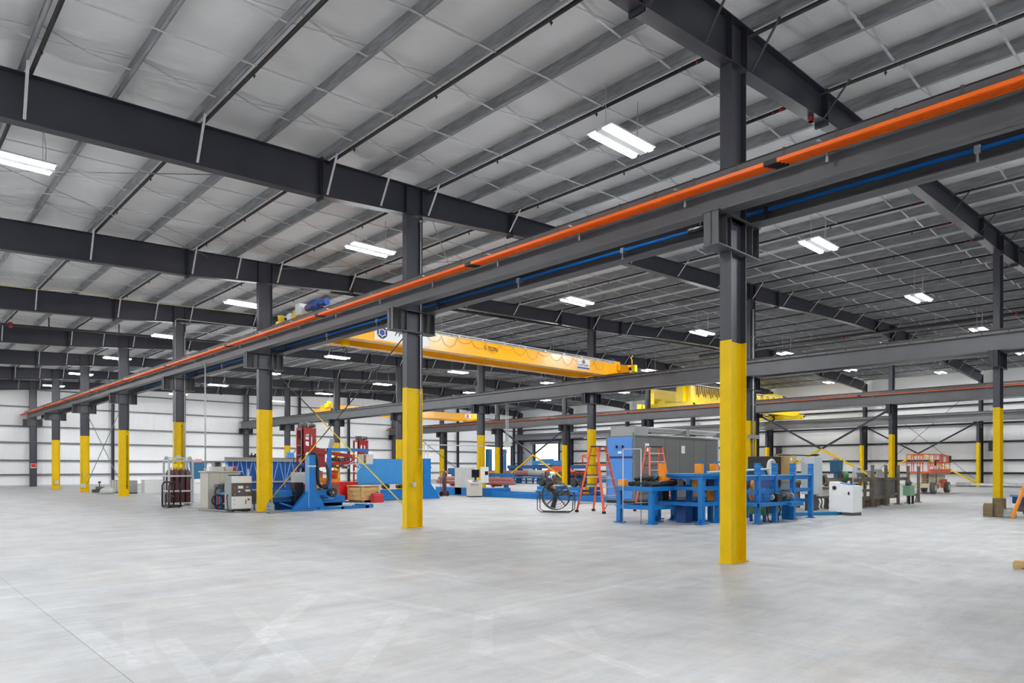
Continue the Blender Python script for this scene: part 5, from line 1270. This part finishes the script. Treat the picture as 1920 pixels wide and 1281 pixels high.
for k in range(15):
    x = 4.6 + k * .78; d = .18 + .12 * (k % 3)
    m.tube([(x, 15.92, 6.8), (x + .12, 15.91, 6.8 - d * .7), (x + .39, 15.90, 6.8 - d), (x + .66, 15.91, 6.8 - d * .7), (x + .78, 15.92, 6.8)], .008, 5)
m.obj('festoon_cable', mat('festoon_ochre', (.50, .24, .006), .5), c1)
MB().cyl((1.0, 15.9, 6.92), (17.0, 15.9, 6.92), .03, n=8).box(1.0, 15.92, 6.84, 17.0, 15.99, 6.87).obj('festoon_track', GALVL, c1)
for k in range(12): MB().box(2 + k * 1.25, 15.88, 6.83, 2.06 + k * 1.25, 15.94, 6.95).obj('track_bracket', ALU, c1)
m = MB().lathe((.48, 15.45, 6.98), [(.17, -.35), (.2, -.25), (.2, .05), (.14, .12), (.12, .5), (.06, .62)], 14, 'y'); m.cyl((.48, 14.6, 6.98), (.48, 15.1, 6.98), .11, n=12).obj('drive_motor', NAVY, c1, 'navy drive motor')
m = MB().lathe((17.66, 16.7, 7.02), [(.16, -.3), (.2, -.2), (.2, .1), (.13, .2), (.11, .5)], 14, 'y'); m.obj('drive_motor', NAVY, c1, 'navy drive motor')
for y, h_ in ((17.8, .34), (16.6, .30)):
    MB().box(.36, y, 6.74, .6, y + .35, 6.84).cyl((.48, y + .17, 6.84), (.48, y + .17, 6.84 + h_ * .6), .11, n=12).obj('buffer_housing', CRY2, c1, 'yellow buffer housing')
MB().box(.3, 16.2, 6.78, .62, 16.5, 7.18).box(.38, 17.0, 6.76, .56, 17.3, 6.98).obj('control_box', WGREY, c1, 'white control box')
MB().box(17.2, 16.05, 6.62, 17.75, 16.4, 7.0, .04).box(17.3, 15.85, 6.5, 17.7, 16.1, 6.8, .03).obj('collector_bracket', CRY, c1)
MB().box(17.55, 15.0, 6.38, 17.75, 15.2, 6.72).obj('limit_box', CRY2, c1)
MB().tube([(17.65, 15.25, 6.72), (17.65, 15.25, 7.0), (17.66, 15.32, 7.1), (17.66, 15.2, 7.22)], .03, 6).obj('yellow_hook_strap', CRY2, c1)
tr = T('crane_trolley', 'hoist trolley riding on the amber bridge crane near the orange-barred runway', 'hoist', (1.9, 0, 0))
MB().box(0, 16.0, 6.92, 1.1, 17.7, 7.02).box(.2, 16.5, 7.02, .9, 17.3, 7.35, .03).cyl((.3, 16.6, 7.3), (.8, 16.6, 7.3), .14, n=12).obj('hoist_frame', CRY, tr)
MB().cyl((.55, 16.9, 6.92), (.55, 16.9, 6.3), .012, n=6).cyl((.6, 17.0, 6.92), (.6, 17.0, 6.3), .012, n=6).obj('hoist_rope', CHAR, tr)
hb = MB().box(.45, 16.85, 6.05, .7, 17.05, 6.3, .03).obj('hook_block', CRY2, tr); MB().ring((.57, 16.95, 5.95), .07, .02, 'y', 16, 6, -PI * .5, PI).obj('hook', BLACK, hb)

c2 = bridge('bridge_crane', 'farther amber bridge crane over the middle aisle, seen beyond the second runway', 18.62, 35.6, 48.0, 6.38, 7.05, 6.34, CRY)
MB().box(33.7, 47.98, 6.6, 34.5, 48.0, 7.0).obj('maker_sign', PAPER, c2, 'white maker sign'); MB().box(34.0, 47.97, 6.65, 34.2, 47.98, 6.95).obj('sign_mark', BRED, c2)
MB().box(18.4, 47.6, 6.75, 18.85, 48.3, 7.1, .03).box(18.5, 47.8, 7.1, 18.75, 48.1, 7.3).obj('drive_housing', CRY2, c2, 'lemon drive housing')
t = T('crane_trolley', 'pale hoist trolley on the farther amber crane', 'hoist', (29.0, 48.1, 7.1))
MB().box(0, 0, 0, 2.2, 1.4, .15).box(.2, .2, .15, 1.0, 1.1, .45, .04).obj('hoist_frame', CHAR, t); MB().cyl((1.1, .5, .28), (2.3, .5, .28), .16, n=12).obj('hoist_drum', ALU, t)

c3 = bridge('heavy_crane', 'lemon yellow heavy crane with tall girders and hanging festoon loops, over the big crane aisle', 36.57, 56.25, 23.85, 6.55, 8.05, 6.36, CRY2, w=.55, gap=2.9, ext=.35)
MB().box(36.35, 24.3, 6.78, 36.8, 24.9, 8.2).box(36.3, 24.1, 8.1, 36.85, 25.1, 8.35).obj('platform_post', CRY2, c3)
MB().box(36.42, 26.0, 6.7, 36.72, 26.7, 6.98, .04).obj('truck_housing', CRY2, c3)
MB().box(36.5, 28.35, 6.45, 36.7, 28.8, 6.85).obj('limit_box', CRY2, c3)
MB().box(37.0, 23.74, 8.1, 55.5, 23.8, 8.16).obj('festoon_track', GALVL, c3)
m = MB()
for k in range(34):
    x = 37.4 + k * .26 if k < 24 else 43.7 + (k - 24) * 1.15; w_ = .2 if k < 24 else 1.1; d = (.75 + .2 * math.sin(k * 1.7)) if k < 24 else .55
    m.tube([(x, 23.77, 8.1), (x + w_ * .15, 23.76, 8.1 - d * .7), (x + w_ * .5, 23.75, 8.1 - d), (x + w_ * .85, 23.76, 8.1 - d * .7), (x + w_, 23.77, 8.1)], .022, 5)
m.obj('festoon_cable', mat('festoon_brown', (.16, .075, .01), .5), c3)
t = T('heavy_hoist', 'yellow hoist box with black motor and dark hook block, on the lemon heavy crane', 'hoist', (0, 0, 0))
MB().box(51.2, 24.6, 8.12, 53.2, 27.2, 8.26).box(53.3, 25.2, 8.2, 55.4, 26.1, 8.72, .04).obj('hoist_box', CRY2, t); MB().cyl((55.4, 25.6, 8.45), (56.7, 25.6, 8.45), .24, n=14).obj('black_motor', BLACK, t)
for x in (53.9, 54.2): MB().cyl((x, 25.5, 8.3), (x, 25.5, 7.0), .015, n=6).obj('hoist_rope', CHAR, t)
hb = MB().box(53.6, 25.35, 6.72, 54.5, 25.65, 7.1, .05).obj('hook_block', CHAR, t); MB().ring((54.05, 25.5, 6.42), .2, .07, 'y', 16, 8, -PI * .55, PI).obj('hook', BLACK, hb); MB().cyl((54.05, 25.33, 6.92), (54.05, 25.67, 6.92), .18, n=14).obj('sheave', CRY2, hb)

# ---------------------------------------------------------------- overhead pipes and services
t = T('sprinkler_main', 'thick black sprinkler main hung under the roof along the ridge columns', 'pipe', (33.4, 0, 9.62))
MB().cyl((0, -12, 0), (0, 21, 0), .11, n=12).obj('pipe_run', PIPE, t)
for y in (-4, 2.2, 11): MB().cyl((0, y, 0), (0, y + .1, 0), .135, n=12).obj('red_coupling', RED, t)
for y in (-8, 0, 6, 13): MB().cyl((0, y, .1), (0, y, .75), .012, n=6).obj('hanger_rod', GALVL, t)
t = T('sprinkler_cross_main', 'black sprinkler pipe crossing the machine aisle under the roof, just beyond the third frame', 'pipe', (0, 18.95, 0))
MB().cyl((3.0, 0, zr(3) - .5), (32, 0, zr(32) - .55), .065, n=10).obj('pipe_run', PIPE, t)
for x in range(4, 30, 3): MB().cyl((x, 0, zr(x) - .5), (x, 0, zr(x)), .035, n=6).obj('riser_nipple', PIPE, t)
for x in (7, 13, 21): MB().cyl((x, 0, zr(x) - .5), (x + .12, 0, zr(x) - .5), .085, n=10).obj('red_coupling', RED, t)
t = T('sprinkler_cross_main', 'black sprinkler pipe crossing outside the foreground columns, near the fifth frame', 'pipe', (0, 33.4, 0))
MB().cyl((-14, 0, zr(-14) - .5), (4.5, 0, zr(4.5) - .5), .065, n=10).obj('pipe_run', PIPE, t)
for x in range(-13, 4, 3): MB().cyl((x, 0, zr(x) - .5), (x, 0, zr(x)), .03, n=6).obj('riser_nipple', PIPE, t)
for x in (-5.5,): MB().cyl((x, 0, zr(x) - .62), (x, 0, zr(x) - .38), .08, n=10).obj('red_coupling', RED, t)
t = T('conduit_elbow_pair', 'pair of thin pale conduits running off the gas cylinder column under the roof', 'conduit', (0, 27.3, 0))
MB().tube([(-.2, 0, 8.0), (-.2, 0, 8.25), (-.1, 0, 8.32), (9, 0, 8.6)], .022, 6).tube([(.21, -.02, 7.5), (.21, -.02, 7.75), (.3, -.02, 7.82), (8.5, -.02, 8.1)], .022, 6).obj('conduit_run', GALVL, t)
t = T('service_pipe', 'thin grey vertical pipe dropping from the runway beam to the beige cabinet', 'pipe', (-.93, 21.5, 1.45))
MB().cyl((0, 0, 0), (0, 0, 4.2), .028, n=8).obj('pipe_run', GALVL, t); MB().cyl((0, 0, 0), (0, 0, .1), .05, n=8).obj('gland', GALVL, t)
t = T('drop_conduits', 'pair of pale vertical conduits hanging below the second runway to a small box', 'conduit', (18.62, 25.6, 0))
for x in (0, .16): MB().cyl((x, 0, 3.2), (x, 0, 5.56), .03, n=8).obj('conduit_run', GALVL, t)
MB().box(-.1, -.1, 2.85, .3, .1, 3.2).obj('isolator_box', LGREY, t); MB().tube([(.1, 0, 2.85), (.05, 0, 2.5), (-.3, 0, 2.3)], .02, 6).obj('flexible_tail', LADO, t)
t = T('downpipe_bracket', 'galvanised cable trough stub at the downpipe column, end of the silver conduits', 'bracket', (18.0, 8.95, 0))
MB().box(-.3, -.05, 2.86, .5, .12, 3.02).obj('trough', GALV, t)
t = T('fire_alarm_horn', 'small red alarm horn fixed under the nearest dark rafter', 'alarm', (3.0, -.0, zr(3.0) - dr(3.0) - .14))
MB().box(-.05, -.04, .05, .05, .04, .14).cyl((-.0, 0, .05), (0, 0, .08), .065, n=12).obj('horn_body', RED, t)
t = T('unit_heater', 'black box heater on the side wall beside the yellow crane column', 'heater', (57.3, 8.0, 2.95))
MB().box(-.15, .2, 0, .15, .55, .75, .03).obj('heater_body', BLACK, t); MB().box(.15, .3, .3, .85, .4, .4).obj('wall_bracket', DARK, t)
t = T('wall_box', 'small black box beside the crane column above the tan carton', 'box', (57.4, 26.3, 2.95))
MB().box(-.15, 0, 0, .15, .5, .75, .02).obj('case_body', BLACK, t); MB().box(.15, .2, .3, .75, .3, .4).obj('wall_bracket', DARK, t)

# ---------------------------------------------------------------- far left floor
t = T('duct_section', 'long grey ribbed duct section on the floor behind the conduit column', 'duct', (1.05, 40.6, 0))
MB().box(0, 0, .06, .7, 3.2, .80, .01).obj('duct_shell', PGREY, t); m = MB()
for k in range(6): m.box(-.012, .1 + k * .6, .1, 0, .45 + k * .6, .76)
m.obj('rib_panels', LGREY, t); MB().box(0, 0, 0, .7, 3.2, .06).obj('runner', BLACK, t)
t = T('flat_panel_case', 'pale grey flat sided case on the floor, right of the conduit column', 'case', (1.75, 39.2, 0))
MB().box(0, 0, .03, 1.7, .6, .86, .008).obj('case_body', LGREY, t); MB().box(.02, -.008, .06, 1.68, 0, .83).box(0, 0, 0, 1.7, .6, .03).obj('side_panel', WGREY, t)
for k, (X, Y) in enumerate(((3.2, 38.9), (3.5, 38.3), (3.05, 38.0), (3.8, 38.6), (2.9, 37.3), (3.3, 37.1))):
    t = T('scrap_casting', f'small dark grey casting, {ORD[k]} of the scatter between pale case and gas cylinders', 'casting', (X, Y, 0), k * .7, 'scattered castings')
    MB().box(-.2, -.15, 0, .2, .15, .18 + .05 * (k % 3), .03).cyl((.05, 0, .15), (.05, 0, .42 + .08 * (k % 2)), .1, n=10).obj('casting_body', PGREY if k % 2 else CHAR, t); MB().cyl((-.3, .05, .12), (.3, .05, .16), .07, n=8).obj('cross_shaft', LGREY, t)
t = T('plastic_bag_heap', 'pale crumpled bag on the floor left of the conduit column', 'bag', (.35, 41.5, 0))
MB().lathe((0, 0, 0), [(.4, 0), (.46, .1), (.38, .28), (.2, .38), (.05, .4)], 12).obj('bag_body', LGREY, t)
t = T('pump_clutter', 'small dark pump with trailing leads beside the column with two grey boxes', 'pump', (.55, 44.4, 0))
MB().box(-.4, -.2, 0, .4, .2, .2, .03).cyl((-.2, 0, .25), (.3, 0, .25), .13, n=10).obj('pump_body', CHAR, t); MB().cyl((.0, 0, .3), (0, 0, .62), .03, n=6).cyl((0, 0, .6), (0, 0, .7), .08, n=8).obj('filler', BLACK, t)
MB().tube([(.3, 0, .1), (.6, -.8, .02), (.2, -1.8, .02), (.9, -2.6, .02)], .02, 6).obj('lead', BLACK, t)
t = T('timber_plank', 'short brown plank lying on the floor by the dark pump', 'plank', (.9, 43.6, 0)); MB().box(-.3, -1.3, 0, .0, 1.2, .09).obj('plank_board', OLDW, t)
t = T('teal_hopper', 'teal plastic hopper with a pink lid, behind the gas cylinder cage', 'hopper', (4.4, 37.9, 0))
MB().prism([(-.32, .9), (.32, .9), (.4, 1.9), (-.4, 1.9)], 'y', -.35, .35).obj('hopper_bin', TEAL, t); MB().box(-.15, -.2, 1.9, .15, .2, 2.1).obj('lid', MATS['pink_plastic'], t, 'pink lid')
MB().box(-.4, -.3, 0, .4, .3, .6).obj('white_base', WHITE, t); MB().box(-.35, -.25, .6, -.25, .25, .9).box(.25, -.25, .6, .35, .25, .9).obj('leg', WHITE, t)
MB().box(.42, -.3, 0, .5, .3, .95).obj('brown_edge', OLDW, t)

# ---------------------------------------------------------------- far machines by the doorways
for k, (x, l) in enumerate(((50.3, 'tall blue folded door leaf in the end doorway, nearest the yellow column'), (52.4, 'tall blue folded door leaf in the end doorway, near the broad corner column'))):
    t = T('door_leaf', l, 'door leaf', (x, 63.6, 0))
    MB().box(0, -.4, .1, .65 if k == 0 else 1.2, .2, 4.1, .02).obj('leaf_panel', mat('door_leaf_blue', (.02, .16, .34), .45, 0, .15, 4), t)
    m = MB()
    for q in range(12): m.box(-.02, -.42, .3 + q * .32, (.67 if k == 0 else 1.22), -.4, .34 + q * .32)
    m.obj('hinge_straps', DBLUE, t)
t = T('press_line', 'long blue press line with a blue head box, behind the yellow crossed braces', 'machine line', (42, 37.6, 0))
MB().box(0, 0, 1.5, .5, 13, 1.85).obj('main_beam', mat('line_blue_paint', (.015, .10, .30), .4), t)
for y in (.3, 4.2, 8.0, 12.4): MB().box(0, y, 0, .45, y + .4, 1.5).obj('leg', MATS['line_blue_paint'], t)
MB().box(-.1, 5.6, 1.85, 1.0, 9.0, 2.35, .02).box(0, 6.4, 2.35, .6, 8.0, 2.5).obj('head_box', PLATE, t, 'blue head box')
MB().box(-.15, 6.3, 1.9, -.1, 8.0, 2.0).obj('label_strip', PAPER, t)
MB().box(.4, 0, .1, 1.6, 6.5, .8).obj('drive_bed', MBLUE, t); MB().cyl((.3, .5, 1.0), (.3, 5.0, 1.0), .28, n=12).obj('roll', MRED, t)
m = MB()
for k in range(8): m.cyl((-.1, .5 + .7 * k, .9), (.6, .5 + .7 * k, .9 + .1 * (k % 2)), .16, n=10)
m.obj('valve_row', CHAR, t); MB().box(-.05, -3.2, 1.75, .3, 1.0, 1.95).obj('orange_bar', LADO, t, 'orange bar')
MB().tube([(.1, 2.0, 1.9), (.1, 2.0, 2.85), (.1, .3, 2.85)], .07, 6).tube([(.1, 1.9, 2.8), (.1, 1.2, 2.4), (.1, 1.2, 1.9)], .06, 6).obj('orange_goalpost', LADO, t, 'orange goalpost')
t = T('large_pipe', 'long dull pink pipe on low supports, between yellow columns and the blue press line', 'pipe', (39.5, 42, 1.0))
MB().cyl((0, 0, 0), (0, 8.5, 0), .30, n=16).obj('pipe_body', PINK, t); MB().cyl((0, -.05, 0), (0, 2.5, 0.05), .33, n=16).obj('grey_sleeve', LGREY, t)
for y in (.8, 4, 7.5): MB().box(-.3, y, -1.0, .3, y + .25, -.28).obj('support', MBLUE, t)
t = T('orange_hood', 'orange pyramid hood in front of the blue head box', 'hood', (39.6, 40.4, 1.2))
m = MB(); v = [m.bm.verts.new(q) for q in ((-.9, -1.3, 0), (.9, -1.3, 0), (.9, 1.3, 0), (-.9, 1.3, 0), (-.3, -.7, .55), (.3, -.7, .55), (.3, .7, .55), (-.3, .7, .55))]
for q in ((0, 1, 2, 3), (4, 5, 6, 7), (0, 1, 5, 4), (1, 2, 6, 5), (2, 3, 7, 6), (3, 0, 4, 7)): m.bm.faces.new([v[i] for i in q])
m.obj('hood_shell', LADO, t)
for x in (-.8, .8):
    for y in (-1.2, 1.2): MB().box(x - .06, y - .06, -1.2, x + .06, y + .06, 0).obj('leg', MRED, t)
t = T('blue_roller_table', 'low blue roller table with many legs behind the crossed yellow braces', 'roller table', (38.0, 41.5, 0))
MB().box(0, 0, .55, 1.0, 7.0, .68).obj('table_frame', PLATE, t)
for k in range(8):
    MB().box(0, .1 + k * .95, 0, .1, .22 + k * .95, .55).obj('leg', DBLUE, t)
MB().box(.1, 0, .2, .9, 7, .3).obj('lower_shelf', DBLUE, t)
t = T('wire_basket', 'brown wire stillage basket on the floor left of the drum fan', 'basket', (37.6, 37.6, 0))
m = MB()
for z in (.12, .5, .95):
    m.box(0, 0, z, .05, 3.4, z + .06).box(1.2, 0, z, 1.25, 3.4, z + .06).box(0, 0, z, 1.25, .05, z + .06).box(0, 3.35, z, 1.25, 3.4, z + .06)
for y in (0, .85, 1.7, 2.55, 3.35): m.box(0, y, 0, .05, y + .05, 1.0).box(1.2, y, 0, 1.25, y + .05, 1.0)
for k in range(14): m.box(.02, .1 + k * .24, .12, .035, .12 + k * .24, .95)
m.obj('wire_sides', RUST, t); MB().box(.1, .1, .15, 1.15, 3.3, .6).obj('load', OLDW, t)
t = T('pipe_conveyor', 'blue conveyor with dull red pipes, behind the beige console', 'conveyor', (21.5, 28.2, 0))
MB().box(0, 0, .95, .3, 6.5, 1.2).box(-.1, 5.6, 1.1, .5, 6.8, 1.55).obj('conveyor_beam', MBLUE, t)
for y in (.5, 3, 6): MB().box(0, y, 0, .25, y + .25, .95).obj('leg', MBLUE, t)
m = MB()
for x, z in ((-.5, .55), (-.2, .55), (-.35, .78)): m.cyl((x, -.5, z), (x, 7.5, z), .15, n=12)
m.obj('red_pipes', PINK, t); MB().box(-.8, 1, .3, .1, 1.2, .42).box(-.8, 5.5, .3, .1, 5.7, .42).box(-.7, 1, 0, -.6, 1.2, .3).box(-.7, 5.5, 0, -.6, 5.7, .3).obj('pipe_support', MRED, t)
MB().box(-.3, 6.6, 1.2, .4, 7.6, 1.35).box(-.2, 2.0, 1.2, .3, 2.8, 1.34).obj('amber_clamp', AMB, t, 'amber clamps')
t = T('door_header_beam', 'grey steel beam across the wall above the bright side doorway', 'beam', (57.0, 52.5, 5.35)); MB().box(0, 0, 0, .3, 11.5, .55).obj('beam_body', BEAM, t)
t = T('roller_shutter_box', 'grey roller shutter housing above the bright side doorway', 'shutter', (57.55, 57.2, 4.85)); MB().box(0, 0, 0, .5, 5.4, .38, .03).obj('housing', PGREY, t)

t = T('pale_gas_pipe', 'thin pale yellow pipe along the roof over the fourth frame, with two jogs', 'pipe', (0, 27.0, 0))
MB().tube([(-14, 0, zr(-14) - .06), (-5.2, 0, zr(-5) - .06), (-4.9, -.5, zr(-5) - .06), (-3.2, -.5, zr(-3) - .06), (-2.9, 0, zr(-3) - .06), (4.0, 0, zr(4) - .06)], .025, 6).obj('pipe_run', mat('pale_yellow_pipe', (.55, .50, .28), .5), t)
for x in (-11, -8, -1, 2): MB().box(x - .03, -.04, zr(x) - .1, x + .03, .04, zr(x)).obj('pipe_clip', GALVL, t)
# ---------------------------------------------------------------- camera, sky, exposure
sc = bpy.context.scene
cd = bpy.data.cameras.new('camera'); cam = bpy.data.objects.new('camera', cd); COL.objects.link(cam)
cam.location = (-10.5054, -5.7815, 1.5647); cam.rotation_euler = (PI / 2, 0, -0.756727)
cd.sensor_width = 36; cd.lens = 1290.64 / 1920 * 36; cd.shift_y = (877.66 - 640.5) / 1920
cd.clip_end = 400; cd.clip_start = .05
sc.camera = cam
w = bpy.data.worlds.new('sky'); sc.world = w; w.use_nodes = True; nt = w.node_tree
bg = nt.nodes['Background']; sk = nt.nodes.new('ShaderNodeTexSky')
try:
    sk.sky_type = 'NISHITA'; sk.sun_elevation = math.radians(38); sk.sun_rotation = math.radians(200); sk.sun_disc = False
except Exception: pass
nt.links.new(sk.outputs[0], bg.inputs[0]); bg.inputs[1].default_value = 0.5
sc.view_settings.view_transform = 'Standard'; sc.view_settings.look = 'None'; sc.view_settings.gamma = 1.0
sc.view_settings.use_curve_mapping = False; sc.view_settings.exposure = 0.17
cy = sc.cycles
cy.max_bounces = 7; cy.diffuse_bounces = 4; cy.glossy_bounces = 3; cy.transmission_bounces = 5; cy.transparent_max_bounces = 6
cy.sample_clamp_direct = 14.0; cy.filter_width = 1.2; cy.sample_clamp_indirect = 6.0; cy.caustics_reflective = False; cy.caustics_refractive = False; cy.use_light_tree = True
try: cy.use_denoising = True; cy.denoiser = 'OPENIMAGEDENOISE'
except Exception: pass
